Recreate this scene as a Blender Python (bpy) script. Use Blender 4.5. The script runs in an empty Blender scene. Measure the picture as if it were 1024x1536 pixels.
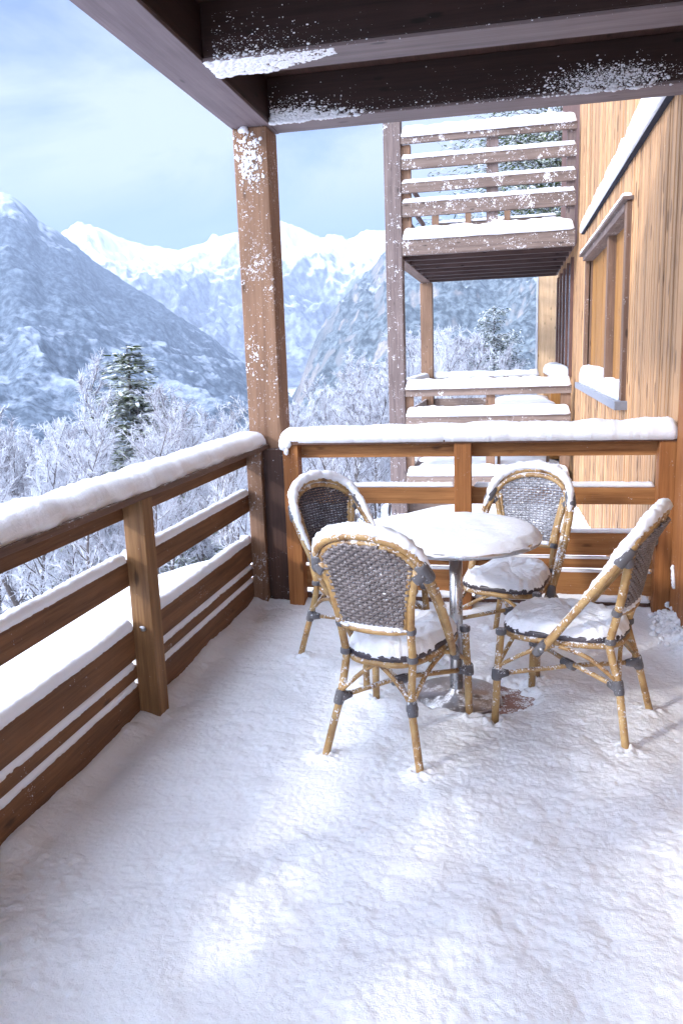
import bpy, math, random
import numpy as np
from mathutils import Vector, Matrix, noise

R = math.radians
scene = bpy.context.scene
COL = scene.collection

# ------------------------------------------------------------------ camera
cam_d = bpy.data.cameras.new("camera")
cam = bpy.data.objects.new("camera", cam_d)
COL.objects.link(cam)
F_PX = 1185.2
cam_d.sensor_fit = 'VERTICAL'
cam_d.sensor_height = 36.0
cam_d.lens = F_PX / 1536.0 * 36.0
cam_d.clip_start = 0.05
cam_d.clip_end = 60000.0
cr = Vector((0.97847371, 0.20348916, -0.03437084))
cu = Vector((-0.00656697, 0.19716528, 0.98034827))
cf = Vector((-0.20626698, 0.9590193, -0.19425735))
M = Matrix((cr, cu, -cf)).transposed().to_4x4()
M.translation = Vector((0, 0, 1.6))
cam.matrix_world = M
scene.camera = cam

# ------------------------------------------------------------------ light
SUN_AZ = R(228.0)          # compass style from +Y towards +X
SUN_EL = R(24.0)
world = bpy.data.worlds.new("World")
scene.world = world
world.use_nodes = True
nt = world.node_tree
nt.nodes.clear()
def N(tree, kind, **kw):
    n = tree.nodes.new(kind)
    for k, v in kw.items():
        if k.startswith('i_'):
            n.inputs[k[2:].replace('_', ' ')].default_value = v
        else:
            setattr(n, k, v)
    return n
out = N(nt, 'ShaderNodeOutputWorld')
bg = N(nt, 'ShaderNodeBackground')
sky = N(nt, 'ShaderNodeTexSky', sky_type='NISHITA', sun_disc=False)
sky.sun_elevation = SUN_EL
sky.sun_rotation = SUN_AZ
sky.altitude = 1200
sky.air_density = 1.0
sky.dust_density = 0.6
sky.ozone_density = 2.0
tc = N(nt, 'ShaderNodeTexCoord')
mp = N(nt, 'ShaderNodeMapping')
mp.inputs['Scale'].default_value = (1.0, 1.0, 3.4)
mp.inputs['Rotation'].default_value = (R(6), R(-9), R(20))
mp.inputs['Location'].default_value = (0.3, 0.15, 0.0)
n1 = N(nt, 'ShaderNodeTexNoise')
n1.inputs['Scale'].default_value = 2.1
n1.inputs['Detail'].default_value = 8
n1.inputs['Roughness'].default_value = 0.55
n1.inputs['Distortion'].default_value = 0.5
cr1 = N(nt, 'ShaderNodeValToRGB')
cr1.color_ramp.elements[0].position = 0.355
cr1.color_ramp.elements[0].color = (0.12, 0.12, 0.12, 1)
cr1.color_ramp.elements[1].position = 0.525
cr1.color_ramp.elements[1].color = (1, 1, 1, 1)
mx = N(nt, 'ShaderNodeMix', data_type='RGBA')
nt.links.new(tc.outputs['Generated'], mp.inputs['Vector'])
nt.links.new(mp.outputs[0], n1.inputs['Vector'])
nt.links.new(n1.outputs[0], cr1.inputs[0])
sepw = N(nt, 'ShaderNodeSeparateXYZ'); nt.links.new(tc.outputs['Generated'], sepw.inputs[0])
clr = N(nt, 'ShaderNodeMapRange', interpolation_type='SMOOTHSTEP')
nt.links.new(sepw.outputs[2], clr.inputs['Value'])
clr.inputs['From Min'].default_value = 0.13; clr.inputs['From Max'].default_value = 0.22
clr.inputs['To Min'].default_value = 0.12; clr.inputs['To Max'].default_value = 1.0
mfac = N(nt, 'ShaderNodeMath', operation='MULTIPLY')
nt.links.new(cr1.outputs[0], mfac.inputs[0]); nt.links.new(clr.outputs[0], mfac.inputs[1])
nt.links.new(mfac.outputs[0], mx.inputs[0])
tint = N(nt, 'ShaderNodeVectorMath', operation='MULTIPLY')
nt.links.new(sky.outputs[0], tint.inputs[0])
tint.inputs[1].default_value = (0.47, 0.62, 1.02)
nt.links.new(tint.outputs[0], mx.inputs[6])
# sunward cloud, out of view, boosted as added fill light; far side stays dimmer
dt = N(nt, 'ShaderNodeVectorMath', operation='DOT_PRODUCT')
nt.links.new(tc.outputs['Generated'], dt.inputs[0])
dt.inputs[1].default_value = (math.sin(SUN_AZ) * math.cos(SUN_EL), math.cos(SUN_AZ) * math.cos(SUN_EL), math.sin(SUN_EL))
fill_gain = N(nt, 'ShaderNodeMapRange', interpolation_type='SMOOTHSTEP')
nt.links.new(dt.outputs['Value'], fill_gain.inputs['Value'])
fill_gain.inputs['From Min'].default_value = 0.05
fill_gain.inputs['From Max'].default_value = 0.80
fill_gain.inputs['To Min'].default_value = 1.0
fill_gain.inputs['To Max'].default_value = 9.0
vs_ = N(nt, 'ShaderNodeVectorMath', operation='SCALE')
vs_.inputs[0].default_value = (3.85, 4.25, 5.15)
nt.links.new(fill_gain.outputs[0], vs_.inputs['Scale'])
nt.links.new(vs_.outputs[0], mx.inputs[7])
nt.links.new(mx.outputs[2], bg.inputs[0])
bg.inputs[1].default_value = 0.15
nt.links.new(bg.outputs[0], out.inputs[0])

sun_d = bpy.data.lights.new("sun", 'SUN')
sun_d.energy = 2.2
sun_d.angle = R(4.0)
sun_d.color = (1.0, 0.95, 0.90)
sun = bpy.data.objects.new("sun", sun_d)
COL.objects.link(sun)
sdir = Vector((math.sin(SUN_AZ) * math.cos(SUN_EL), math.cos(SUN_AZ) * math.cos(SUN_EL), math.sin(SUN_EL)))
sun.rotation_euler = sdir.to_track_quat('Z', 'Y').to_euler()
sun.location = (-8, -8, 8)

scene.view_settings.view_transform = 'Standard'
scene.view_settings.look = 'None'
scene.view_settings.gamma = 1.0
scene.view_settings.exposure = 0.50
scene.cycles.max_bounces = 8
scene.cycles.diffuse_bounces = 4
scene.cycles.volume_bounces = 0
scene.cycles.use_denoising = True

# ------------------------------------------------------------------ helpers
def fbm(x, y=0.0, z=0.0, o=4):
    return noise.fractal(Vector((x, y, z)), 0.7, 2.1, o)

ORG = {}
def tag(o, label=None, cat=None, group=None, kind=None):
    if label: o['label'] = label
    if cat: o['category'] = cat
    if group: o['group'] = group
    if kind: o['kind'] = kind
    return o
def thing(name, label, cat, loc=(0, 0, 0), rotz=0.0, group=None):
    o = bpy.data.objects.new(name, None)
    o.empty_display_size = 0.1
    COL.objects.link(o)
    o.location = loc
    o.rotation_euler = (0, 0, rotz)
    tag(o, label, cat, group)
    ORG[o.name] = Vector(loc) if rotz == 0 else Vector((0, 0, 0))
    return o

class MB:
    def __init__(s):
        s.v = []; s.f = []; s.m = []
    def add(s, vs, fs, mi=0):
        b = len(s.v)
        s.v.extend(vs)
        s.f.extend([tuple(i + b for i in f) for f in fs])
        s.m.extend([mi] * len(fs))
        return s
    def box(s, x0, x1, y0, y1, z0, z1, mi=0):
        vs = [(x0, y0, z0), (x1, y0, z0), (x1, y1, z0), (x0, y1, z0), (x0, y0, z1), (x1, y0, z1), (x1, y1, z1), (x0, y1, z1)]
        return s.add(vs, [(0, 3, 2, 1), (4, 5, 6, 7), (0, 1, 5, 4), (1, 2, 6, 5), (2, 3, 7, 6), (3, 0, 4, 7)], mi)
    def tube(s, pts, r, sides=10, closed=False, mi=0, jitter=0.0, caps=True, flat=None):
        pts = [Vector(p) for p in pts]
        n = len(pts)
        rs = r if isinstance(r, (list, tuple)) else [r] * n
        vs = []
        up = Vector((0.13, 0.21, 0.97)).normalized()
        prev = None
        for i, p in enumerate(pts):
            a = pts[(i - 1) % n] if (closed or i > 0) else p
            b = pts[(i + 1) % n] if (closed or i < n - 1) else p
            t = (b - a).normalized()
            if prev is None:
                q = t.cross(up)
                if q.length < 0.1: q = t.cross(Vector((1, 0, 0)))
                q.normalize()
            else:
                q = (prev - t * prev.dot(t)).normalized()
            prev = q
            w = t.cross(q)
            for k in range(sides):
                an = 2 * math.pi * k / sides
                c = p + (q * math.cos(an) + w * math.sin(an)) * rs[i]
                if jitter:
                    d = (c - p).normalized()
                    c = c + d * jitter * fbm(c.x * 60 + 3, c.y * 60, c.z * 60, 3)
                vs.append(tuple(c))
        fs = []
        m = n if closed else n - 1
        for i in range(m):
            for k in range(sides):
                a = i * sides + k; b = i * sides + (k + 1) % sides
                c = ((i + 1) % n) * sides + (k + 1) % sides; d = ((i + 1) % n) * sides + k
                fs.append((a, b, c, d))
        if not closed and caps:
            fs.append(tuple(reversed(range(sides))))
            fs.append(tuple((n - 1) * sides + k for k in range(sides)))
        return s.add(vs, fs, mi)
    def lathe(s, prof, cx=0, cy=0, seg=40, mi=0):
        vs = []; fs = []
        for (r_, z) in prof:
            for k in range(seg):
                an = 2 * math.pi * k / seg
                vs.append((cx + r_ * math.cos(an), cy + r_ * math.sin(an), z))
        for i in range(len(prof) - 1):
            for k in range(seg):
                a = i * seg + k; b = i * seg + (k + 1) % seg
                fs.append((a, b, b + seg, a + seg))
        fs.append(tuple(reversed(range(seg))))
        fs.append(tuple((len(prof) - 1) * seg + k for k in range(seg)))
        return s.add(vs, fs, mi)
    def build(s, name, mats, parent=None, smooth=False, bevel=0.0, org=None):
        me = bpy.data.meshes.new(name)
        o_ = org if org is not None else (ORG[parent.name] if parent else Vector((0, 0, 0)))
        me.from_pydata([(x - o_[0], y - o_[1], z - o_[2]) for x, y, z in s.v], [], s.f)
        if not isinstance(mats, (list, tuple)): mats = [mats]
        for m in mats: me.materials.append(m)
        if len(mats) > 1: me.polygons.foreach_set('material_index', s.m)
        if smooth: me.polygons.foreach_set('use_smooth', [True] * len(me.polygons))
        me.update()
        o = bpy.data.objects.new(name, me)
        COL.objects.link(o)
        if parent:
            o.parent = parent
            ORG[o.name] = o_
        if bevel:
            b = o.modifiers.new('bevel', 'BEVEL')
            b.width = bevel; b.segments = 2; b.limit_method = 'ANGLE'
        return o

def np_mesh(name, V, F, mats, parent=None, mi=None, smooth=False):
    me = bpy.data.meshes.new(name)
    V = np.asarray(V, dtype=np.float32); F = np.asarray(F, dtype=np.int32)
    k = F.shape[1]
    me.vertices.add(len(V)); me.vertices.foreach_set('co', V.ravel())
    me.loops.add(F.size); me.loops.foreach_set('vertex_index', F.ravel())
    me.polygons.add(len(F))
    me.polygons.foreach_set('loop_start', np.arange(0, F.size, k, dtype=np.int32))
    me.polygons.foreach_set('loop_total', np.full(len(F), k, dtype=np.int32))
    for m in (mats if isinstance(mats, (list, tuple)) else [mats]): me.materials.append(m)
    if mi is not None: me.polygons.foreach_set('material_index', np.asarray(mi, dtype=np.int32))
    if smooth: me.polygons.foreach_set('use_smooth', np.ones(len(F), dtype=bool))
    me.update(calc_edges=True)
    o = bpy.data.objects.new(name, me)
    COL.objects.link(o)
    if parent: o.parent = parent
    return o

def smooth_path(pts, per=6, closed=False):
    P = [Vector(p) for p in pts]; n = len(P); res = []
    rng = range(n) if closed else range(n - 1)
    for i in rng:
        p1 = P[i]; p2 = P[(i + 1) % n]
        p0 = P[(i - 1) % n] if (closed or i > 0) else p1 * 2 - p2
        p3 = P[(i + 2) % n] if (closed or i < n - 2) else p2 * 2 - p1
        for k in range(per):
            t = k / per
            res.append(0.5 * ((2 * p1) + (p2 - p0) * t + (2 * p0 - 5 * p1 + 4 * p2 - p3) * t * t + (3 * p1 - p0 - 3 * p2 + p3) * t ** 3))
    if not closed: res.append(P[-1])
    return res

def snow_strip(p0, p1, w, h, seed=0, step=0.012, droop=0.35, mb=None, sides=14, rough=1.0, env=None):
    """A ridge of lying snow between two points: flat underside, lumpy rounded top."""
    mb = mb or MB()
    p0 = Vector(p0); p1 = Vector(p1)
    L = (p1 - p0).length; d = (p1 - p0) / L
    side = d.cross(Vector((0, 0, 1))).normalized(); up = Vector((0, 0, 1))
    n = max(4, int(L / step))
    vs = []
    for i in range(n + 1):
        s_ = L * i / n
        e = min(1.0, min(s_, L - s_) / (0.6 * h + 0.001))
        en = math.sqrt(max(0.0, 1 - (1 - e) ** 2)) * 0.96 + 0.04
        k_ = env(s_ / L) if env else 1.0
        hh = h * k_ * (1 + rough * 0.16 * fbm(s_ * 3.1 + seed * 7.3, seed, 0, 3)) * en
        ww = w * (1 + rough * 0.10 * fbm(s_ * 4.0, seed * 3.1 + 9, 2, 3)) * (0.85 + 0.15 * en)
        c = p0 + d * s_ + side * (0.06 * w * fbm(s_ * 5, seed, 5, 2))
        for k in range(sides):
            if k < sides - 3:
                a = math.pi * (k / (sides - 4.0))
                x = math.cos(a); z = math.sin(a)
                px = math.copysign(abs(x) ** 0.6, x) * ww / 2
                pz = (abs(z) ** 0.75) * hh - droop * hh * 0.35 * max(0, 1 - z * 3)
            else:
                q = (k - (sides - 3) + 1) / 4.0
                px = -ww / 2 * 0.9 + ww * 0.9 * q; pz = -0.001
            P = c + side * px + up * pz
            if k < sides - 3:
                nn = fbm(P.x * 38 + seed, P.y * 38, P.z * 38, 3) * 0.0026 * rough + fbm(P.x * 110 + seed, P.y * 110, P.z * 110, 3) * 0.0034 * rough
                P += (side * math.cos(a) + up * math.sin(a)) * nn * min(1, h / 0.03)
            vs.append(tuple(P))
    fs = []
    for i in range(n):
        for k in range(sides):
            a = i * sides + k; b = i * sides + (k + 1) % sides
            fs.append((a, a + sides, b + sides, b))
    fs.append(tuple(range(sides))); fs.append(tuple(n * sides + k for k in reversed(range(sides))))
    mb.add(vs, fs)
    return mb

def snow_dome(outline, cz, h, rings=16, seg=72, seed=0, droop=0.01, mb=None, lump=1.0):
    """outline(angle)->(x,y): snow lying on a flat shape; centre at mean."""
    mb = mb or MB()
    vs = []; fs = []
    for i in range(rings + 1):
        t = i / rings
        rr = 1 - (1 - t) ** 1.8 if i else 0.0
        for k in range(seg):
            a = 2 * math.pi * k / seg
            ox, oy = outline(a)
            x = ox * rr; y = oy * rr
            z = cz + h * max(0, 1 - rr ** 5) ** 0.5 * (1 + 0.16 * lump * fbm(x * 9 + seed, y * 9, seed, 3)) - droop * max(0, rr - .9) * 10 * (1 + .8 * fbm(math.cos(a) * 5 + seed, math.sin(a) * 5, 1, 3))
            z += lump * (0.0032 * fbm(x * 42, y * 42, seed, 3) + 0.0016 * fbm(x * 110, y * 110, seed, 2))
            j = 1 + 0.012 * lump * fbm(math.cos(a) * 9 + seed, math.sin(a) * 9, 3, 3) * rr
            vs.append((x * j, y * j, z))
    for i in range(rings):
        for k in range(seg):
            a = i * seg + k; b = i * seg + (k + 1) % seg
            fs.append((a, a + seg, b + seg, b))
    base = len(vs)
    for k in range(seg):
        x, y, z = vs[rings * seg + k]
        vs.append((x * 0.95, y * 0.95, min(z, cz) - 0.002))
    for k in range(seg):
        a = rings * seg + k; b = rings * seg + (k + 1) % seg
        fs.append((a, base + k, base + (k + 1) % seg, b))
    mb.add(vs, fs)
    return mb

def blobs(mb, pts, seed=0):
    """small flattened lumps of stuck snow: pts = (centre, rx, ry, rz)"""
    rng = random.Random(seed)
    for (c, rx, ry, rz) in pts:
        vs = []; n = 7; m = 4
        ph = rng.random() * 6
        for i in range(m + 1):
            th = math.pi * i / m
            for k in range(n):
                a = 2 * math.pi * k / n + ph
                j = rng.uniform(0.75, 1.2)
                vs.append((c[0] + rx * math.sin(th) * math.cos(a) * j, c[1] + ry * math.sin(th) * math.sin(a) * j, c[2] + rz * math.cos(th)))
        fs = []
        for i in range(m):
            for k in range(n):
                a = i * n + k; b = i * n + (k + 1) % n
                fs.append((a, a + n, b + n, b))
        mb.add(vs, fs)
    return mb

# ------------------------------------------------------------------ materials
def newmat(name):
    m = bpy.data.materials.new(name)
    m.use_nodes = True
    t = m.node_tree
    b = t.nodes['Principled BSDF']
    return m, t, b
def lk(t, a, b): t.links.new(a, b)
def noise_n(t, vec, scale, detail=4, rough=0.55, dist=0.0):
    n = N(t, 'ShaderNodeTexNoise')
    n.inputs['Scale'].default_value = scale
    n.inputs['Detail'].default_value = detail
    n.inputs['Roughness'].default_value = rough
    n.inputs['Distortion'].default_value = dist
    if vec is not None: lk(t, vec, n.inputs['Vector'])
    return n.outputs[0]
def ramp(t, fac, stops):
    r_ = N(t, 'ShaderNodeValToRGB')
    els = r_.color_ramp.elements
    while len(els) < len(stops): els.new(0.5)
    for e, (p, c) in zip(els, stops):
        e.position = p
        e.color = (c, c, c, 1) if isinstance(c, (int, float)) else (*c, 1)
    lk(t, fac, r_.inputs[0])
    return r_.outputs[0]
def mathn(t, op, a, b=None, clamp=False):
    n = N(t, 'ShaderNodeMath', operation=op)
    n.use_clamp = clamp
    for i, v in enumerate((a, b)):
        if v is None: continue
        if isinstance(v, (int, float)): n.inputs[i].default_value = v
        else: lk(t, v, n.inputs[i])
    return n.outputs[0]
def mixc(t, fac, a, b, mode='MIX'):
    n = N(t, 'ShaderNodeMix', data_type='RGBA', blend_type=mode)
    if isinstance(fac, (int, float)): n.inputs[0].default_value = fac
    else: lk(t, fac, n.inputs[0])
    for i, v in ((6, a), (7, b)):
        if isinstance(v, tuple): n.inputs[i].default_value = (*v, 1)
        else: lk(t, v, n.inputs[i])
    return n.outputs[2]
def bumpn(t, h, strength, dist, normal=None):
    n = N(t, 'ShaderNodeBump')
    n.inputs['Strength'].default_value = strength
    n.inputs['Distance'].default_value = dist
    lk(t, h, n.inputs['Height'])
    if normal is not None: lk(t, normal, n.inputs['Normal'])
    return n.outputs[0]

SNOWC = (0.86, 0.88, 0.93)
def fleck_mask(t, pos, amount, fine=150.0, patch=4.0):
    """scattered specks and crusts of wind-blown snow stuck to a surface"""
    a = noise_n(t, pos, fine, 3, 0.6)
    b = noise_n(t, pos, fine * 0.28, 3, 0.6)
    p = noise_n(t, pos, patch, 3, 0.6)
    s = mathn(t, 'ADD', mathn(t, 'MULTIPLY', a, 0.55), mathn(t, 'MULTIPLY', b, 0.45))
    g = N(t, 'ShaderNodeNewGeometry')
    sep = N(t, 'ShaderNodeSeparateXYZ'); lk(t, g.outputs['Normal'], sep.inputs[0])
    upw = mathn(t, 'MULTIPLY', mathn(t, 'MAXIMUM', sep.outputs[2], 0.0), 0.10)
    s = mathn(t, 'ADD', s, mathn(t, 'MULTIPLY', mathn(t, 'SUBTRACT', p, 0.5), 0.42))
    s = mathn(t, 'ADD', s, upw)
    th = 0.70 - 0.16 * amount
    return ramp(t, s, [(th - 0.015, 0.0), (th + 0.06, 1.0)])

def wood(name, axis, c0, c1, fleck=0.0, grain=1.0, rough=0.65, var=0.25, knots=True, grey=None, fine=150.0, kn=0.0):
    m, t, b = newmat(name)
    tc_ = N(t, 'ShaderNodeTexCoord'); g = N(t, 'ShaderNodeNewGeometry')
    off = N(t, 'ShaderNodeVectorMath', operation='SCALE'); off.inputs[0].default_value = (37.1, 91.7, 53.3)
    lk(t, g.outputs['Random Per Island'], off.inputs['Scale'])
    add = N(t, 'ShaderNodeVectorMath', operation='ADD')
    lk(t, tc_.outputs['Object'], add.inputs[0]); lk(t, off.outputs[0], add.inputs[1])
    mp_ = N(t, 'ShaderNodeMapping')
    sc = [26.0 * grain] * 3; sc['XYZ'.index(axis)] = 1.1 * grain
    mp_.inputs['Scale'].default_value = sc
    lk(t, add.outputs[0], mp_.inputs[0])
    n_a = noise_n(t, mp_.outputs[0], 1.0, 5, 0.6, 0.5)
    n_b = noise_n(t, mp_.outputs[0], 4.5, 4, 0.65, 0.2)
    n_c = noise_n(t, add.outputs[0], 2.3, 3, 0.5)
    gr = mathn(t, 'ADD', mathn(t, 'MULTIPLY', n_a, 0.6), mathn(t, 'MULTIPLY', n_b, 0.4))
    col = ramp(t, gr, [(0.33, c0), (0.62, c1)])
    if knots:
        mpk = N(t, 'ShaderNodeMapping')
        sk = [9.0] * 3; sk['XYZ'.index(axis)] = 3.0
        mpk.inputs['Scale'].default_value = sk
        lk(t, add.outputs[0], mpk.inputs[0])
        vo = N(t, 'ShaderNodeTexVoronoi'); lk(t, mpk.outputs[0], vo.inputs['Vector']); vo.inputs['Scale'].default_value = 1.0
        km = ramp(t, mathn(t, 'ADD', vo.outputs['Distance'], mathn(t, 'MULTIPLY', n_b, 0.12)), [(0.13 + kn, 1.0), (0.20 + kn, 0.0)])
        kc = tuple(x * 0.35 for x in c0)
        col = mixc(t, mathn(t, 'MULTIPLY', km, 0.75), col, kc)
    hv = N(t, 'ShaderNodeHueSaturation')
    lk(t, col, hv.inputs['Color'])
    val = mathn(t, 'ADD', mathn(t, 'MULTIPLY', g.outputs['Random Per Island'], var), 1.0 - var / 2)
    val = mathn(t, 'ADD', val, mathn(t, 'MULTIPLY', mathn(t, 'SUBTRACT', n_c, 0.5), 0.5))
    lk(t, val, hv.inputs['Value'])
    col = hv.outputs[0]
    if grey:
        gm = ramp(t, noise_n(t, add.outputs[0], 3.0, 5, 0.65), [(0.42, 0.0), (0.62, 0.7)])
        col = mixc(t, gm, col, grey)
    h = gr
    if fleck > 0:
        fm = fleck_mask(t, tc_.outputs['Object'], fleck, fine)
        col = mixc(t, fm, col, SNOWC)
        h2 = mathn(t, 'ADD', mathn(t, 'MULTIPLY', gr, 0.4), mathn(t, 'MULTIPLY', fm, 1.0))
        lk(t, mathn(t, 'ADD', mathn(t, 'MULTIPLY', fm, 0.3), rough), b.inputs['Roughness'])
        lk(t, bumpn(t, h2, 0.6, 0.004), b.inputs['Normal'])
    else:
        b.inputs['Roughness'].default_value = rough
        lk(t, bumpn(t, h, 0.35, 0.004), b.inputs['Normal'])
    lk(t, col, b.inputs['Base Color'])
    b.inputs['Specular IOR Level'].default_value = 0.3
    return m

def snow_mat(name, scale=1.0, col=SNOWC, bs=0.75):
    m, t, b = newmat(name)
    tc_ = N(t, 'ShaderNodeTexCoord')
    a = noise_n(t, tc_.outputs['Object'], 70 * scale, 6, 0.72)
    c = noise_n(t, tc_.outputs['Object'], 230 * scale, 4, 0.75)
    h = mathn(t, 'ADD', mathn(t, 'MULTIPLY', a, 0.7), mathn(t, 'MULTIPLY', c, 0.3))
    v = noise_n(t, tc_.outputs['Object'], 7 * scale, 3, 0.5)
    lk(t, mixc(t, v, tuple(x * 0.97 for x in col), tuple(min(1, x * 1.02) for x in col)), b.inputs['Base Color'])
    b.inputs['Roughness'].default_value = 0.75
    b.inputs['Specular IOR Level'].default_value = 0.25
    b.inputs['Subsurface Weight'].default_value = 0.25
    b.inputs['Subsurface Radius'].default_value = (0.02, 0.025, 0.03)
    b.inputs['Subsurface Scale'].default_value = 0.6
    lk(t, bumpn(t, h, bs, 0.007 / scale), b.inputs['Normal'])
    return m

M_SNOW = snow_mat('snow')
M_DECKSNOW = snow_mat('deck_snow', 1.0, (0.86, 0.89, 0.95), 1.0)
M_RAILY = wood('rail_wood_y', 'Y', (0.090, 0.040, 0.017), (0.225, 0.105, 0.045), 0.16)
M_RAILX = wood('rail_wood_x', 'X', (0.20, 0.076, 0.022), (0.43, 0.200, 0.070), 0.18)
M_RAILZ = wood('rail_post_wood', 'Z', (0.12, 0.056, 0.021), (0.29, 0.155, 0.064), 0.14)
M_RPOST = wood('orange_post_wood', 'Z', (0.19, 0.064, 0.017), (0.38, 0.155, 0.048), 0.20)
M_CAPW = wood('cap_wood', 'Y', (0.075, 0.040, 0.027), (0.16, 0.09, 0.062), 0.25)
M_CAPWX = wood('cap_wood_x', 'X', (0.06, 0.030, 0.02), (0.15, 0.08, 0.055), 0.35)
M_PILLAR = wood('pillar_wood', 'Z', (0.135, 0.068, 0.038), (0.26, 0.148, 0.088), 0.58, fine=140.0)
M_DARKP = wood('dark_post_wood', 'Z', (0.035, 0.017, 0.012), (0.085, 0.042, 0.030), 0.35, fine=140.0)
M_PILLARD = wood('inner_pillar_wood', 'Z', (0.13, 0.06, 0.04), (0.26, 0.13, 0.085), 0.35, fine=90.0)
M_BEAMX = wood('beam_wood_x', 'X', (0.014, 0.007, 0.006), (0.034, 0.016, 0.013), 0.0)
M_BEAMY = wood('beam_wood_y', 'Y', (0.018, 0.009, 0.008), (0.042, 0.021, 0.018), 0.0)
M_UNDERLIT = wood('beam_underlit_x', 'X', (0.10, 0.075, 0.075), (0.17, 0.130, 0.130), 0.0, grain=.8)  # lighter grey for beam undersides: bounced snow light put into the colour
M_UNDERLITY = wood('beam_underlit_y', 'Y', (0.10, 0.075, 0.080), (0.17, 0.130, 0.138), 0.0, grain=.8)
M_GREYX = wood('grey_wood_x', 'X', (0.090, 0.061, 0.050), (0.20, 0.150, 0.126), 0.70, fine=70.0)
M_GREYZ = wood('grey_wood_z', 'Z', (0.080, 0.056, 0.052), (0.18, 0.138, 0.128), 0.62, fine=60.0)
M_GREYY = wood('grey_wood_y', 'Y', (0.10, 0.062, 0.05), (0.2, 0.13, 0.10), 0.2)
M_FARX = wood('far_wood_x', 'X', (0.14, 0.100, 0.080), (0.28, 0.21, 0.175), 0.45, fine=70.0)
M_FARZ = wood('far_wood_z', 'Z', (0.14, 0.080, 0.050), (0.26, 0.155, 0.098), 0.25, fine=70.0)
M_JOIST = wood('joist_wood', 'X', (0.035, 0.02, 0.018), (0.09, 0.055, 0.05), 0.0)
M_CLAD = wood('larch_cladding', 'Z', (0.29, 0.150, 0.068), (0.44, 0.258, 0.128), 0.03, 2.2, 0.6, 0.62, kn=0.11)
M_PANEL = wood('orange_shutter_wood', 'Z', (0.19, 0.080, 0.020), (0.34, 0.165, 0.045), 0.06, 1.0, 0.6, 0.2)
M_TRIM = wood('window_trim_wood', 'Z', (0.10, 0.055, 0.036), (0.20, 0.12, 0.08), 0.22)
M_TRIMY = wood('window_trim_wood_y', 'Y', (0.09, 0.06, 0.05), (0.18, 0.13, 0.112), 0.45)
M_BROWNZ = wood('brown_frame_wood', 'Z', (0.07, 0.035, 0.028), (0.16, 0.08, 0.06), 0.0)
M_FIN = wood('pale_board_wood', 'Z', (0.62, 0.40, 0.22), (0.80, 0.58, 0.36), 0.0)

def bamboo_mat():
    m, t, b = newmat('bamboo')
    tc_ = N(t, 'ShaderNodeTexCoord')
    n_a = noise_n(t, tc_.outputs['Object'], 14, 4, 0.6)
    n_b = noise_n(t, tc_.outputs['Object'], 60, 3, 0.6)
    col = ramp(t, n_a, [(0.30, (0.13, 0.062, 0.022)), (0.43, (0.32, 0.185, 0.070)), (0.68, (0.47, 0.315, 0.135))])
    col = mixc(t, ramp(t, n_b, [(0.60, 0.0), (0.72, 0.55)]), col, (0.16, 0.07, 0.025))
    fm = fleck_mask(t, tc_.outputs['Object'], 0.62, 120.0, 9.0)
    col = mixc(t, fm, col, SNOWC)
    lk(t, col, b.inputs['Base Color'])
    b.inputs['Roughness'].default_value = 0.42
    lk(t, bumpn(t, mathn(t, 'ADD', fm, mathn(t, 'MULTIPLY', n_b, .2)), 0.5, 0.002), b.inputs['Normal'])
    return m
def wrap_mat():
    m, t, b = newmat('grey_binding')
    tc_ = N(t, 'ShaderNodeTexCoord')
    w = N(t, 'ShaderNodeTexWave', wave_type='BANDS', bands_direction='Z')
    w.inputs['Scale'].default_value = 70; w.inputs['Distortion'].default_value = 0.6
    lk(t, tc_.outputs['Object'], w.inputs[0])
    n_a = noise_n(t, tc_.outputs['Object'], 40, 3, 0.6)
    col = mixc(t, w.outputs[1], (0.07, 0.068, 0.075), (0.22, 0.215, 0.235))
    fm = fleck_mask(t, tc_.outputs['Object'], 0.35, 120.0, 9.0)
    lk(t, mixc(t, fm, col, SNOWC), b.inputs['Base Color'])
    b.inputs['Roughness'].default_value = 0.5
    lk(t, bumpn(t, w.outputs[1], 0.8, 0.003), b.inputs['Normal'])
    return m
def weave_mat(name, c0, c1, fl):
    m, t, b = newmat(name)
    tc_ = N(t, 'ShaderNodeTexCoord')
    n_a = noise_n(t, tc_.outputs['Object'], 120, 3, 0.6)
    n_b = noise_n(t, tc_.outputs['Object'], 8, 3, 0.6)
    col = ramp(t, mathn(t, 'ADD', mathn(t, 'MULTIPLY', n_a, 0.5), mathn(t, 'MULTIPLY', n_b, 0.5)), [(0.38, c0), (0.62, c1)])
    fm = fleck_mask(t, tc_.outputs['Object'], fl, 170.0, 9.0)
    lk(t, mixc(t, fm, col, SNOWC), b.inputs['Base Color'])
    b.inputs['Roughness'].default_value = 0.38
    return m
M_BAMBOO = bamboo_mat(); M_WRAP = wrap_mat()
M_WEAVE = weave_mat('grey_weave', (0.10, 0.085, 0.085), (0.24, 0.21, 0.21), 0.22)
M_WEAVED = weave_mat('dark_weave', (0.030, 0.024, 0.030), (0.09, 0.075, 0.085), 0.25)
M_WEAVEF = weave_mat('frosted_weave', (0.16, 0.16, 0.18), (0.40, 0.41, 0.46), 0.62)

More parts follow.
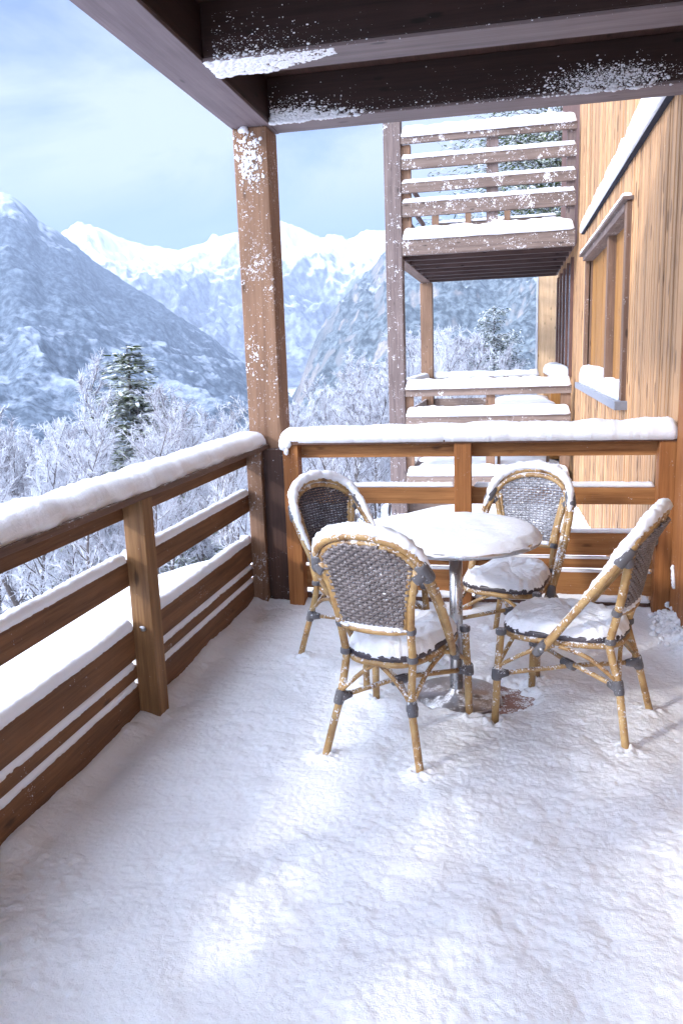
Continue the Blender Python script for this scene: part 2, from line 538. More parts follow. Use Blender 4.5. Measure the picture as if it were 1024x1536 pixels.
def metal(name, col, rough, brushed=True):
    m, t, b = newmat(name)
    tc_ = N(t, 'ShaderNodeTexCoord')
    b.inputs['Metallic'].default_value = 1.0
    n_a = noise_n(t, tc_.outputs['Object'], 25, 4, 0.6)
    lk(t, mixc(t, n_a, col, tuple(x * 0.8 for x in col)), b.inputs['Base Color'])
    lk(t, mathn(t, 'ADD', mathn(t, 'MULTIPLY', n_a, 0.15), rough - 0.07), b.inputs['Roughness'])
    return m
M_STEEL = metal('brushed_steel', (0.62, 0.63, 0.66), 0.28)
M_BASE_ = metal('steel_base', (0.66, 0.66, 0.68), 0.32)
def plain(name, col, rough=0.6, metallic=0.0):
    m, t, b = newmat(name)
    tc_ = N(t, 'ShaderNodeTexCoord')
    n_a = noise_n(t, tc_.outputs['Object'], 30, 4, 0.6)
    lk(t, mixc(t, n_a, tuple(x * 0.75 for x in col), tuple(min(1, x * 1.2) for x in col)), b.inputs['Base Color'])
    b.inputs['Roughness'].default_value = rough
    b.inputs['Metallic'].default_value = metallic
    return m
M_LEDGE = plain('dark_flashing', (0.045, 0.045, 0.055), 0.5)
M_LEDGE.node_tree.nodes['Principled BSDF'].inputs['Specular IOR Level'].default_value = 0.0
M_ZINC = plain('grey_flashing', (0.20, 0.21, 0.24), 0.5)
M_TILE = plain('red_brown_deck', (0.30, 0.16, 0.13), 0.6)
def dust(m, amt, fine, patch):
    t = m.node_tree; b = t.nodes['Principled BSDF']
    tc_ = N(t, 'ShaderNodeTexCoord')
    fm = fleck_mask(t, tc_.outputs['Object'], amt, fine, patch)
    src = b.inputs['Base Color'].links[0].from_socket
    lk(t, mixc(t, fm, src, SNOWC), b.inputs['Base Color'])
    if b.inputs['Metallic'].default_value > 0.5:
        lk(t, mathn(t, 'SUBTRACT', 1.0, fm), b.inputs['Metallic'])
        lk(t, mathn(t, 'ADD', mathn(t, 'MULTIPLY', fm, .4), .3), b.inputs['Roughness'])
dust(M_TILE, 0.60, 110.0, 9.0)
M_BASE = M_BASE_
dust(M_BASE, 0.45, 110.0, 9.0)
M_UNDER = plain('table_underside', (0.30, 0.18, 0.12), 0.6)
M_GLASS = plain('dark_window', (0.10, 0.12, 0.15), 0.12)
M_BOLT = plain('bolt_metal', (0.30, 0.30, 0.31), 0.4, 0.8)
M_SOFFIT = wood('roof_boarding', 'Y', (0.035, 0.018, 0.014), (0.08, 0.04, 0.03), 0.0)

# ------------------------------------------------------------------ ground, mountains, air
def ground_z(x, y):
    s = -x * 0.9 + y * 0.45 - 7.0
    d = math.hypot(x, y)
    k = 0.5 * (s + math.sqrt(s * s + 4.0)) - 0.25
    z = -0.50 - 0.03 * max(0, min(y - 8, 20)) - 0.42 * max(0.0, k - 0.05)
    if x > 0: z += min(x, 60) * 0.12 * min(1, max(0, (y - 17) / 15))
    z += 0.10 * fbm(x * 0.25, y * 0.25, 3, 4) * min(1, d / 8)
    z += 1.5 * fbm(x * 0.02, y * 0.02, 8, 4) * min(1, max(0, d - 30) / 60)
    return max(z, -170.0 + 6 * fbm(x * 0.002, y * 0.002, 1, 3))

def make_ground():
    rings = [0.0]
    r_ = 1.5
    while r_ < 45000:
        rings.append(r_)
        r_ *= 1.035 if r_ < 60 else 1.09
    seg = 300
    V = []; F = []
    for r_ in rings:
        for k in range(seg):
            a = 2 * math.pi * k / seg
            x = r_ * math.sin(a); y = r_ * math.cos(a)
            V.append((x, y, ground_z(x, y)))
    for i in range(len(rings) - 1):
        for k in range(seg):
            a = i * seg + k; b = i * seg + (k + 1) % seg
            F.append((a, b, b + seg, a + seg))
    m, t, b = newmat('snow_ground')
    g = N(t, 'ShaderNodeNewGeometry')
    a = noise_n(t, g.outputs['Position'], 1.3, 6, 0.6)
    c = noise_n(t, g.outputs['Position'], 0.010, 8, 0.65)
    sp = N(t, 'ShaderNodeVectorMath', operation='LENGTH'); lk(t, g.outputs['Position'], sp.inputs[0])
    far = ramp(t, mathn(t, 'MULTIPLY', sp.outputs['Value'], 1 / 400.0), [(0.2, 0.0), (1.0, 1.0)])
    patch = ramp(t, c, [(0.50, 0.0), (0.58, 0.8)])
    lk(t, mixc(t, mathn(t, 'MULTIPLY', far, patch), SNOWC, (0.10, 0.115, 0.13)), b.inputs['Base Color'])
    b.inputs['Roughness'].default_value = 0.8
    lk(t, bumpn(t, a, 0.5, 0.15), b.inputs['Normal'])
    o = np_mesh('ground', V, F, m, smooth=True)
    tag(o, kind='structure')
make_ground()

def mountain_mat(name, snow_hi, forest, f_amt, fq, soft, snow_line, span, cliff=None, vlow=None):
    """forest / snow mix: altitude, ravine streaks running down the slope and large patches"""
    m, t, b = newmat(name)
    g = N(t, 'ShaderNodeNewGeometry')
    mp_ = N(t, 'ShaderNodeMapping'); mp_.inputs['Scale'].default_value = (fq, fq, fq * 0.7)
    lk(t, g.outputs['Position'], mp_.inputs[0])
    streak = noise_n(t, mp_.outputs[0], 1.0, 10, 0.66, 0.3)
    patch = noise_n(t, mp_.outputs[0], 0.24, 8, 0.60, 0.5)
    fine = noise_n(t, mp_.outputs[0], 6.0, 5, 0.75)
    sep = N(t, 'ShaderNodeSeparateXYZ'); lk(t, g.outputs['Position'], sep.inputs[0])
    alt = mathn(t, 'MULTIPLY', mathn(t, 'SUBTRACT', sep.outputs[2], snow_line), 1.0 / span)
    sn = N(t, 'ShaderNodeSeparateXYZ'); lk(t, g.outputs['Normal'], sn.inputs[0])
    s = mathn(t, 'ADD', mathn(t, 'MULTIPLY', streak, 0.45), mathn(t, 'MULTIPLY', patch, 0.40))
    s = mathn(t, 'ADD', s, mathn(t, 'MULTIPLY', fine, 0.15))
    s = mathn(t, 'ADD', s, mathn(t, 'MULTIPLY', alt, 0.30))
    s = mathn(t, 'ADD', s, mathn(t, 'MULTIPLY', mathn(t, 'SUBTRACT', sn.outputs[2], 0.8), 0.45))
    if vlow:
        s = mathn(t, 'ADD', s, ramp(t, mathn(t, 'MULTIPLY', mathn(t, 'ADD', sep.outputs[2], 200.0), 1 / 500.0), [(vlow[0], 0.26), (vlow[1], 0.0)]))
    mask = ramp(t, s, [(f_amt, 0.0), (f_amt + soft, 1.0)])
    fdark = mixc(t, ramp(t, fine, [(0.42, 0.0), (0.62, 1.0)]), forest, tuple(min(1, x * 2.6 + .06) for x in forest))
    col = mixc(t, mask, fdark, snow_hi)
    if cliff:
        cm = ramp(t, mathn(t, 'ADD', mathn(t, 'SUBTRACT', 0.75, sn.outputs[2]), mathn(t, 'MULTIPLY', streak, 0.6)), [(0.42, 0.0), (0.52, 1.0)])
        rock = mixc(t, ramp(t, fine, [(0.4, 0.0), (0.6, 1.0)]), cliff, tuple(x * 0.45 for x in cliff))
        col = mixc(t, mathn(t, 'MULTIPLY', cm, ramp(t, patch, [(0.40, 0.1), (0.55, 0.9)])), col, rock)
    lk(t, col, b.inputs['Base Color'])
    b.inputs['Roughness'].default_value = 0.9
    b.inputs['Specular IOR Level'].default_value = 0.05
    return m

def ridge(name, prof, az0, az1, nx, ny, D, Db, zb, amp, freq, p, mat, seed, jag=0.12, dfun=None, vlow=None):
    xs = [a for a, _ in prof]; ys = [e for _, e in prof]
    V = []; UV = []
    back = 14
    for i in range(nx + 1):
        az = az0 + (az1 - az0) * i / nx
        el = float(np.interp(az, xs, ys)) + jag * fbm(az * 0.9, seed, 0, 6)
        Dr = (dfun(az) if dfun else D) * (1 + 0.03 * fbm(az * 0.15, seed, 4, 3))
        zr = 1.6 + Dr * math.tan(R(el))
        sa = math.sin(R(az)); ca = math.cos(R(az))
        for j in range(-back, ny + 1):
            t = j / ny
            if j < 0:
                d = Dr + (-t) * (Dr - Db) * 2.2
                z = zr - (zr - zb) * min(1.0, (-t) * 4) * 1.0
                w = min(1.0, -t * 10)
            else:
                d = Dr + (Db - Dr) * t
                z = zb + (zr - zb) * (1 - t) ** p
                w = min(1.0, t * 7) * min(1.0, (1 - t) * 4)
            x = d * sa; y = d * ca
            q = Vector((x * freq, y * freq, seed))
            nz = noise.ridged_multi_fractal(q, 0.9, 2.15, 7, 1.0, 2.0) - 1.1
            z += amp * nz * w
            V.append((x, y, z)); UV.append((az * 0.1, t))
    n = ny + back + 1
    idx = np.arange((nx) * (n - 1))
    ii = idx // (n - 1); jj = idx % (n - 1)
    a = ii * n + jj
    F = np.stack([a, a + n, a + n + 1, a + 1], 1)
    o = np_mesh(name, V, F, mat, smooth=True)
    uvl = o.data.uv_layers.new(name='UVMap')
    UVa = np.array(UV, dtype=np.float32)
    uvl.data.foreach_set('uv', UVa[F.ravel()].ravel())
    tag(o, kind='structure')
    return o

PA = [(-80, 8), (-60, 11), (-45, 12), (-36, 11.2), (-34.3, 10.2), (-33.6, 10.85), (-33.1, 10.7), (-32.4, 10.2), (-31.4, 9.2), (-29.8, 8.1), (-27.9, 6.5), (-25.8, 5.05), (-23.3, 3.3), (-21.1, 1.8), (-18.9, -0.1), (-17.1, -1.5), (-14.8, -3.2), (-10, -4.5), (0, -6)]
PB = [(-60, 8), (-36, 7.5), (-31, 8.1), (-29.9, 8.5), (-28.4, 9.0), (-26.9, 8.4), (-24.9, 7.7), (-22.6, 7.4), (-21, 7.8), (-19.2, 8.4), (-17.3, 8.6), (-15.6, 9.15), (-14.5, 8.7), (-12.9, 8.0), (-11.3, 7.7), (-9.7, 8.3), (-8.4, 8.2), (-4, 7.6), (10, 7)]
PC = [(-16.6, -6.5), (-15.6, -4.0), (-15.0, -2.5), (-14.5, -1.1), (-13.7, 0.8), (-12.7, 2.5), (-11.7, 3.8), (-10.3, 5.0), (-9.3, 6.1), (-8.5, 6.9), (-7, 7.7), (-4, 8.3), (0, 8.4), (10, 10), (40, 9), (60, 6)]
MA = mountain_mat('forest_mountain', (0.45, 0.50, 0.59), (0.045, 0.062, 0.082), 0.50, 0.0085, 0.16, 520, 600, vlow=(0.45, 0.80))
MBm = mountain_mat('snow_mountain', (0.78, 0.80, 0.85), (0.13, 0.15, 0.19), 0.43, 0.0035, 0.12, 500, 700)
MC = mountain_mat('cliff_mountain', (0.66, 0.68, 0.74), (0.055, 0.07, 0.08), 0.55, 0.012, 0.16, 200, 420, cliff=(0.40, 0.36, 0.34), vlow=(0.22, 0.52))
ridge('mountain_left', PA, -80, -8, 620, 230, 4200, 900, -175, 62, 0.0026, 1.2, MA, 3.3)
ridge('mountain_far', PB, -60, 12, 700, 200, 7400, 4600, -170, 250, 0.0012, 1.1, MBm, 9.1, 0.10)
ridge('mountain_right', PC, -16.6, 60, 560, 200, 3000, 650, -140, 60, 0.0042, 1.15, MC, 5.7, 0.16)

hz = MB().box(-9500, 6500, -900, 8600, -260, 1350).build('haze', [plain('haze_tmp', (1, 1, 1))])
hm = bpy.data.materials.new('haze_air'); hm.use_nodes = True
hm.node_tree.nodes.clear()
ho = N(hm.node_tree, 'ShaderNodeOutputMaterial'); hv = N(hm.node_tree, 'ShaderNodeVolumePrincipled')
hv.inputs['Color'].default_value = (0.63, 0.76, 1.0, 1)
hv.inputs['Density'].default_value = 1.4e-4
hv.inputs['Anisotropy'].default_value = 0.1
hm.node_tree.links.new(hv.outputs[0], ho.inputs['Volume'])
hz.data.materials[0] = hm
tag(hz, kind='stuff')

# ------------------------------------------------------------------ trees
def prisms(P0, P1, R0, R1, sides=3):
    P0 = np.asarray(P0, float); P1 = np.asarray(P1, float); R0 = np.asarray(R0, float); R1 = np.asarray(R1, float)
    d = P1 - P0; L = np.linalg.norm(d, axis=1, keepdims=True) + 1e-9; d = d / L
    ref = np.where(np.abs(d[:, 2:3]) > 0.9, np.array([[1., 0, 0]]), np.array([[0, 0, 1.]]))
    q = np.cross(d, ref); q /= np.linalg.norm(q, axis=1, keepdims=True) + 1e-9
    w = np.cross(d, q)
    n = len(P0); V = np.zeros((n, 2 * sides, 3))
    for k in range(sides):
        a = 2 * math.pi * k / sides
        o = q * math.cos(a) + w * math.sin(a)
        V[:, k] = P0 + o * R0[:, None]; V[:, sides + k] = P1 + o * R1[:, None]
    b = (np.arange(n) * 2 * sides)[:, None]
    F = np.concatenate([b + np.array([[k, (k + 1) % sides, sides + (k + 1) % sides, sides + k]]) for k in range(sides)], 0)
    return V.reshape(-1, 3), F

def frost_mat(name, white, dark, th):
    m, t, b = newmat(name)
    g = N(t, 'ShaderNodeNewGeometry'); tc_ = N(t, 'ShaderNodeTexCoord')
    sep = N(t, 'ShaderNodeSeparateXYZ'); lk(t, g.outputs['Normal'], sep.inputs[0])
    n_a = noise_n(t, tc_.outputs['Object'], 2.5, 4, 0.6)
    s = mathn(t, 'ADD', mathn(t, 'MULTIPLY', sep.outputs[2], 0.45), n_a)
    oi = N(t, 'ShaderNodeObjectInfo')
    s = mathn(t, 'ADD', s, mathn(t, 'MULTIPLY', mathn(t, 'SUBTRACT', oi.outputs['Random'], 0.5), 0.25))
    lk(t, mixc(t, ramp(t, s, [(th, 0.0), (th + 0.18, 1.0)]), dark, white), b.inputs['Base Color'])
    b.inputs['Roughness'].default_value = 0.85
    b.inputs['Specular IOR Level'].default_value = 0.1
    return m
M_TRUNK = frost_mat('frosted_bark', (0.62, 0.64, 0.70), (0.10, 0.085, 0.080), 0.56)
M_TWIG = frost_mat('hoar_frost_twigs', (0.64, 0.67, 0.74), (0.24, 0.22, 0.24), 0.33)
M_TWIGD = frost_mat('dark_twigs', (0.78, 0.80, 0.86), (0.07, 0.06, 0.06), 0.52)
M_NEEDLE = frost_mat('conifer_needles', (0.40, 0.44, 0.42), (0.055, 0.085, 0.045), 0.52)
M_NEEDLEG = frost_mat('green_needles', (0.40, 0.43, 0.36), (0.075, 0.10, 0.030), 0.60)

def frosted_mesh(seed, h=9.0, spread=0.30, n1=34, n2=9, n3=8, mat=None, twr=0.0095, up=0.5, t0=0.18):
    rg = np.random.RandomState(seed)
    segs = [[], [], [], []]; tr = [[], [], [], []]
    def poly(start, dirv, length, r0, r1, n, curve, store):
        pts = [np.array(start)]; d = dirv / np.linalg.norm(dirv)
        for i in range(n):
            d = d + rg.normal(0, 0.10, 3) + np.array([0, 0, curve / n]); d /= np.linalg.norm(d)
            pts.append(pts[-1] + d * length / n)
        for i in range(n):
            store[0].append(pts[i]); store[1].append(pts[i + 1])
            store[2].append(r0 + (r1 - r0) * i / n); store[3].append(r0 + (r1 - r0) * (i + 1) / n)
        return pts
    tp = poly((0, 0, 0), np.array([rg.normal(0, .05), rg.normal(0, .05), 1.0]), h, 0.011 * h, 0.012, 12, 0.3, tr)
    def at(pts, t):
        f = t * (len(pts) - 1); i = min(int(f), len(pts) - 2); return pts[i] + (pts[i + 1] - pts[i]) * (f - i)
    for i in range(n1):
        t = t0 + (1 - t0) * (i + rg.rand()) / n1
        a = rg.rand() * 2 * math.pi
        d = np.array([math.cos(a), math.sin(a), up + rg.rand() * 0.9])
        L = h * spread * (0.35 + 0.9 * (1 - t) ** 0.7) * rg.uniform(0.7, 1.15) * (1.0 if t > 0.3 else 0.8)
        bp = poly(at(tp, t), d, L, 0.0035 * h * (1.15 - t) + 0.008, 0.010, 5, 0.45, tr)
        for j in range(n2):
            tj = 0.18 + 0.82 * (j + rg.rand()) / n2
            d2 = (bp[-1] - bp[0]) / L + rg.normal(0, 0.65, 3) + np.array([0, 0, 0.25])
            L2 = L * rg.uniform(0.22, 0.45) * (1.25 - tj * 0.6)
            cp = poly(at(bp, tj), d2, L2, twr * 1.3, twr, 3, 0.3, segs)
            for k in range(n3):
                d3 = (cp[-1] - cp[0]) / (L2 + 1e-6) + rg.normal(0, 0.7, 3)
                poly(at(cp, rg.rand()), d3, L2 * rg.uniform(0.25, 0.6) + 0.08, twr, twr * 0.7, 2, 0.0, segs)
    return prisms(*tr, sides=5), prisms(*segs, sides=3)

def conifer_mesh(seed, h=10.0, rad=1.7, layers=26, per=11, clump=14, t0=0.06, shape=1.0, wsnow=0.4, leaf=1.0):
    rg = np.random.RandomState(seed)
    tr = [[np.array([0, 0, h * i / 6]) for i in range(6)], [np.array([0, 0, h * (i + 1) / 6]) for i in range(6)],
          [0.016 * h * (1 - i / 6.3) for i in range(6)], [0.016 * h * (1 - (i + 1) / 6.3) for i in range(6)]]
    V = []; F = []; MI = []
    for l in range(layers):
        t = t0 + (1 - t0) * (l + 0.3 * rg.rand()) / layers
        rl = rad * (1 - t) ** shape * (1.0 if t > 0.15 else 0.8) + 0.06
        for b in range(per if t < 0.85 else 6):
            a = rg.rand() * 2 * math.pi
            L = rl * rg.uniform(0.65, 1.15)
            droop = rg.uniform(0.15, 0.5)
            st = np.array([0, 0, t * h + rg.uniform(-.15, .15)])
            e = st + np.array([math.cos(a) * L, math.sin(a) * L, -droop * L * (1 - t) + 0.25 * L * t])
            tr[0].append(st); tr[1].append(e); tr[2].append(0.02); tr[3].append(0.006)
            for c in range(max(4, int(clump * (0.4 + L / rad)))):
                s = rg.uniform(0.15, 1.02)
                c0 = st + (e - st) * s + rg.normal(0, 0.05 + 0.06 * L, 3) * np.array([1, 1, .6])
                dirv = np.array([math.cos(a + rg.normal(0, .8)), math.sin(a + rg.normal(0, .8)), rg.uniform(-0.7, 0.25)])
                ln = leaf * rg.uniform(0.14, 0.30) * (0.6 + 0.04 * h); wd = ln * rg.uniform(0.22, 0.4)
                sd = np.cross(dirv, rg.normal(0, .5, 3) + np.array([0, 0, 1])); sd /= np.linalg.norm(sd) + 1e-6
                base = len(V)
                dn = dirv / np.linalg.norm(dirv)
                V += [c0 - sd * wd * .4, c0 + sd * wd * .4, c0 + dn * ln * .6 + sd * wd * .55, c0 + dn * ln]
                F.append((base, base + 1, base + 2, base + 3)); MI.append(0)
                if rg.rand() < wsnow:
                    up_ = np.array([0, 0, 0.025 + 0.03 * rg.rand()])
                    base = len(V)
                    V += [c0 - sd * wd * .5 + up_, c0 + sd * wd * .5 + up_, c0 + dn * ln * .7 + sd * wd * .5 + up_, c0 + dn * ln * .9 - sd * wd * .2 + up_]
                    F.append((base, base + 1, base + 2, base + 3)); MI.append(1)
    return prisms(*tr, sides=5), (np.array(V), np.array(F), MI)

def tree_proto(kind, seed, **kw):
    r_ = thing(kind, None, None)
    if kind == 'conifer_tree':
        m0 = kw.pop('needle', M_NEEDLE)
        (tv, tf), (cv, cf_, mi) = conifer_mesh(seed, **kw)
        np_mesh('trunk', tv, tf, M_TRUNK, r_); np_mesh('crown', cv, cf_, [m0, M_SNOW_FAR], r_, mi=mi)
    else:
        m1 = kw.pop('twig', M_TWIG)
        (tv, tf), (cv, cf_) = frosted_mesh(seed, **kw)
        np_mesh('trunk', tv, tf, M_TRUNK, r_); np_mesh('crown', cv, cf_, m1, r_)
    return r_
M_SNOW_FAR = plain('snow_on_needles', (0.62, 0.66, 0.72), 0.9)
used = {}
def plant(proto, h0, az, dist, top_el, label, cat, group=None, rot=None, wide=1.0, zoff=0.0):
    x = dist * math.sin(R(az)); y = dist * math.cos(R(az))
    z = ground_z(x, y) - 0.15 + zoff
    H = 1.6 + dist * math.tan(R(top_el)) - z
    if proto.name in used:
        o = proto.copy(); COL.objects.link(o)
        for ch in PROTO_CH[proto.name]:
            c = ch.copy(); COL.objects.link(c); c.parent = o
    else:
        o = proto; used[proto.name] = 1
        PROTO_CH[proto.name] = list(proto.children)
    s = H / h0
    o.location = (x, y, z); o.scale = (s * wide, s * wide, s)
    o.rotation_euler = (0, 0, rot if rot is not None else random.random() * 6.28)
    tag(o, label, cat, group)
    if not group and 'group' in o: del o['group']
    return o
PROTO_CH = {}
random.seed(5)
FP = [tree_proto('frosted_tree', 11 + i, h=9.0, spread=[0.26, 0.32, 0.22, 0.30][i], up=[0.6, 0.4, 0.9, 0.5][i], n1=[36, 40, 38, 34][i]) for i in range(4)]
BARE = tree_proto('frosted_tree', 77, h=9.0, spread=0.30, n1=20, n2=6, n3=4, twig=M_TWIGD, up=0.8)
CONA = tree_proto('conifer_tree', 31, h=10.0, rad=2.3, layers=38, per=15, clump=48, leaf=0.65, wsnow=0.32, shape=0.8, needle=M_NEEDLEG)
CONB = tree_proto('conifer_tree', 32, h=10.0, rad=2.9, layers=36, per=16, clump=44, shape=0.50, wsnow=0.75, leaf=0.7, needle=M_NEEDLE)
bpy.context.view_layer.update()
plant(CONA, 10, -26.6, 30, 1.15, 'dark green snow-dusted conifer rising above the frosted trees beyond the left railing', 'conifer', wide=1.95)
plant(CONB, 10, -1.05, 36, 2.9, 'broad snow-dusted conifer seen through the far balcony opening', 'conifer', wide=0.95)
pine = tree_proto('conifer_tree', 35, h=10.0, rad=4.8, layers=30, per=18, clump=70, t0=0.60, shape=0.40, wsnow=0.22, leaf=0.5, needle=M_NEEDLEG)
bpy.context.view_layer.update()
plant(pine, 10, 3.2, 31, 17.0, 'tall green pine seen between the slats of the upper far balcony', 'pine tree')
plant(FP[0], 9, -34.3, 24, 1.3, 'tall frosted tree at the left edge above the railing', 'frosted tree')
plant(FP[1], 9, -24.4, 21, -2.3, 'wide white frosted tree standing in front of the green conifer', 'frosted tree')
plant(FP[0], 9, -27.6, 20, -3.4, 'frosted tree standing just left in front of the green conifer', 'frosted tree')
plant(FP[3], 9, -26.0, 17, -3.9, 'frosted tree nearest the railing hiding the foot of the green conifer', 'frosted tree')
plant(BARE, 9, -20.1, 19, -2.6, 'thin dark-twigged tree just left of the corner pillar', 'bare tree')
plant(FP[2], 9, -32.2, 26, -0.3, 'slim frosted tree right of the tallest one at the left edge', 'frosted tree')
REG = [('white frosted tree in the wood down the slope beyond the left railing', 'frosted trees beyond the left railing'),
       ('white frosted tree between the corner pillar and the far balcony pillar', 'frosted trees left of the far balcony'),
       ('white frosted tree seen behind or through the far balcony', 'frosted trees behind the far balcony')]
rg = random.Random(3)
k = 0
for row, (d0, d1, e0, e1, n, a0, a1) in enumerate([(17, 22, -6.5, -4.2, 13, -52, -17), (24, 32, -5.4, -3.4, 15, -50, -19), (36, 50, -4.8, -3.6, 12, -40, -17),
                                                   (26, 34, -1.6, 1.2, 9, -15.2, -6.5), (34, 46, 0.2, 2.3, 10, -15.5, -3), (30, 44, 1.0, 3.0, 7, -6.8, 4.5), (20, 26, -4.5, -1.5, 8, -16.5, -4)]):
    for i in range(n):
        az = a0 + (a1 - a0) * (i + 0.15 + 0.7 * rg.random()) / n
        if row == 1 and -28.5 < az < -25: az -= 2.6
        if -30.8 < az < -28.2 and row < 3: e_ = e0 - 0.6
        elif row >= 3: e_ = float(np.interp(az, [-16, -13.5, -11, -9, -6, -4, 3], [-4.5, -2.9, -0.7, 0.7, 1.8, 1.5, 1.4])) - rg.random() * 1.6
        else: e_ = e0 + (e1 - e0) * rg.random()
        if row >= 3 and -2.9 < az < 0.9: e_ -= 1.6
        GL, GG = REG[0 if row < 3 else (1 if az < -7.6 else 2)]
        plant(FP[k % 4], 9, az, rg.uniform(d0, d1), e_, GL, 'frosted tree', GG, rg.random() * 6.28, rg.uniform(0.85, 1.15))
        k += 1
SH = tree_proto('frosted_shrub', 91, h=2.6, spread=0.5, n1=16, n2=6, n3=5, twig=M_TWIGD, twr=0.006, up=0.9, t0=0.03)
bpy.context.view_layer.update()
for i, (az, d, e) in enumerate([(-13.6, 13, -6.6), (-10.8, 14.5, -6.4), (-20.5, 10.5, -8.6)]):
    plant(SH, 2.6, az, d, e, ['dark-twigged shrub in the snow behind the back railing beside the corner pillar', 'dark-twigged shrub in the snow left of the far balcony pillar', 'low twiggy shrub in the snow behind the left railing near the corner'][i], 'shrub')

# ------------------------------------------------------------------ terrace floor
YB = 4.914; XW = 0.96; XL = -1.65
floor_o = MB().box(-1.78, XW + 0.3, -2.2, 5.10, -0.30, -0.045).build('floor', [M_TILE])
tag(floor_o, kind='structure')
FEET = []
def chair_frame(cx, cy, hx, hy):
    h = Vector((hx, hy, 0)).normalized()
    return h, Vector((h.y, -h.x, 0))
CH = [(-0.457, 3.127, 0.256, 0.967), (0.292, 3.405, -0.93, 0.37), (-0.760, 3.93, 0.80, -0.60), (0.028, 4.16, -0.35, -0.94)]
for (cx, cy, hx, hy) in CH:
    h, r_ = chair_frame(cx, cy, hx, hy)
    for sx, sy in ((-.21, -.275), (.21, -.275), (-.235, .275), (.235, .275)):
        FEET.append((cx + r_.x * sx + h.x * sy, cy + r_.y * sx + h.y * sy))
TX, TY = -0.238, 3.60
def deck_snow():
    st = 0.0062
    x0, x1, y0, y1 = -1.66, XW + 0.02, -1.8, 4.93
    xs = np.arange(x0, x1 + st, st)
    yc = np.arange(y0, 1.0, 0.04); yf = np.arange(1.0, y1, st)
    ys = np.concatenate([yc, yf]); nx = len(xs); ny = len(ys); n0 = len(yc)
    # overlapping rounded clumps of powder, on the finely gridded part
    H = np.zeros((len(yf), nx)); rg_ = np.random.RandomState(17)
    def clumps(n, r0, r1, hk, pw):
        for i in range(n):
            cx = rg_.uniform(x0, x1); cy = rg_.uniform(1.0, y1)
            dens = 0.36 + 0.28 * min(1, max(0, (cx + 1.2) / 1.2)) + 1.3 * fbm(cx * 1.7, cy * 1.7, 5, 3)
            if rg_.rand() > dens: continue
            r_ = r0 + (r1 - r0) * rg_.rand() ** pw
            i0 = max(0, int((cx - r_ - x0) / st)); i1 = min(nx, int((cx + r_ - x0) / st) + 2)
            j0 = max(0, int((cy - r_ - 1.0) / st)); j1 = min(len(yf), int((cy + r_ - 1.0) / st) + 2)
            if i1 <= i0 or j1 <= j0: continue
            X, Y = np.meshgrid(xs[i0:i1] - cx, yf[j0:j1] - cy)
            e_ = rg_.uniform(0.7, 1.0); an = rg_.rand() * 3.14
            U = X * math.cos(an) + Y * math.sin(an); W = (-X * math.sin(an) + Y * math.cos(an)) / e_
            q = (U * U + W * W) / (r_ * r_)
            h = r_ * hk * rg_.uniform(0.6, 1.1) * np.sqrt(np.clip(1 - q, 0, 1)) ** 1.3
            base = H[j0:j1, i0:i1].mean() * 0.45
            H[j0:j1, i0:i1] = np.maximum(H[j0:j1, i0:i1], np.where(q < 1, h + base, 0))
    clumps(1500, 0.03, 0.075, 0.11, 1.5)
    clumps(9000, 0.010, 0.028, 0.25, 1.6)
    clumps(16000, 0.006, 0.013, 0.40, 1.0)
    for _ in range(2):
        P_ = np.pad(H, 1, mode='edge')
        H = (P_[1:-1, 1:-1] * 2 + P_[:-2, 1:-1] + P_[2:, 1:-1] + P_[1:-1, :-2] + P_[1:-1, 2:]) / 6.0
    V = []
    for j, y in enumerate(ys):
        for i, x in enumerate(xs):
            z = -0.010 + 0.016 * fbm(x * 2.2, y * 2.2, 1, 3)
            if j >= n0:
                z += H[j - n0, i] + 0.0022 * fbm(x * 60, y * 60, 3, 2)
            e = x - XL
            z += 0.035 * math.exp(-(e / 0.075) ** 2) + 0.012 * math.exp(-((e - 0.10) / 0.05) ** 2) * fbm(y * 4, 2, 2, 3)
            z += 0.03 * math.exp(-((YB - y) / 0.10) ** 2)
            z += (0.04 + 0.04 * fbm(y * 3, 8, 1, 3)) * math.exp(-((XW - x) / 0.09) ** 2)
            if y > 3.0 and -1 < x < 0.8:
                dx = (x - TX - 0.08) / 0.36; dy = (y - TY + 0.01) / 0.25
                q = dx * dx + dy * dy + 0.28 * fbm(x * 9, y * 9, 6, 3)
                z -= 0.060 / (1 + math.exp(min(50, (q - 0.62) * 12)))
            if y > 2.5:
                for fx, fy in FEET:
                    dd = (x - fx) ** 2 + (y - fy) ** 2
                    if dd < 0.02:
                        z += 0.024 * math.exp(-dd / 0.0030) * (1 + fbm(x * 30, y * 30, 9, 2)) - 0.018 * math.exp(-dd / 0.0007)
            V.append((x, y, z))
    i = np.arange((nx - 1) * (ny - 1)); a = (i // (nx - 1)) * nx + i % (nx - 1)
    F = np.stack([a, a + 1, a + nx + 1, a + nx], 1)
    o = np_mesh('snow_cover', V, F, M_DECKSNOW, smooth=True)
    tag(o, kind='structure')
deck_snow()

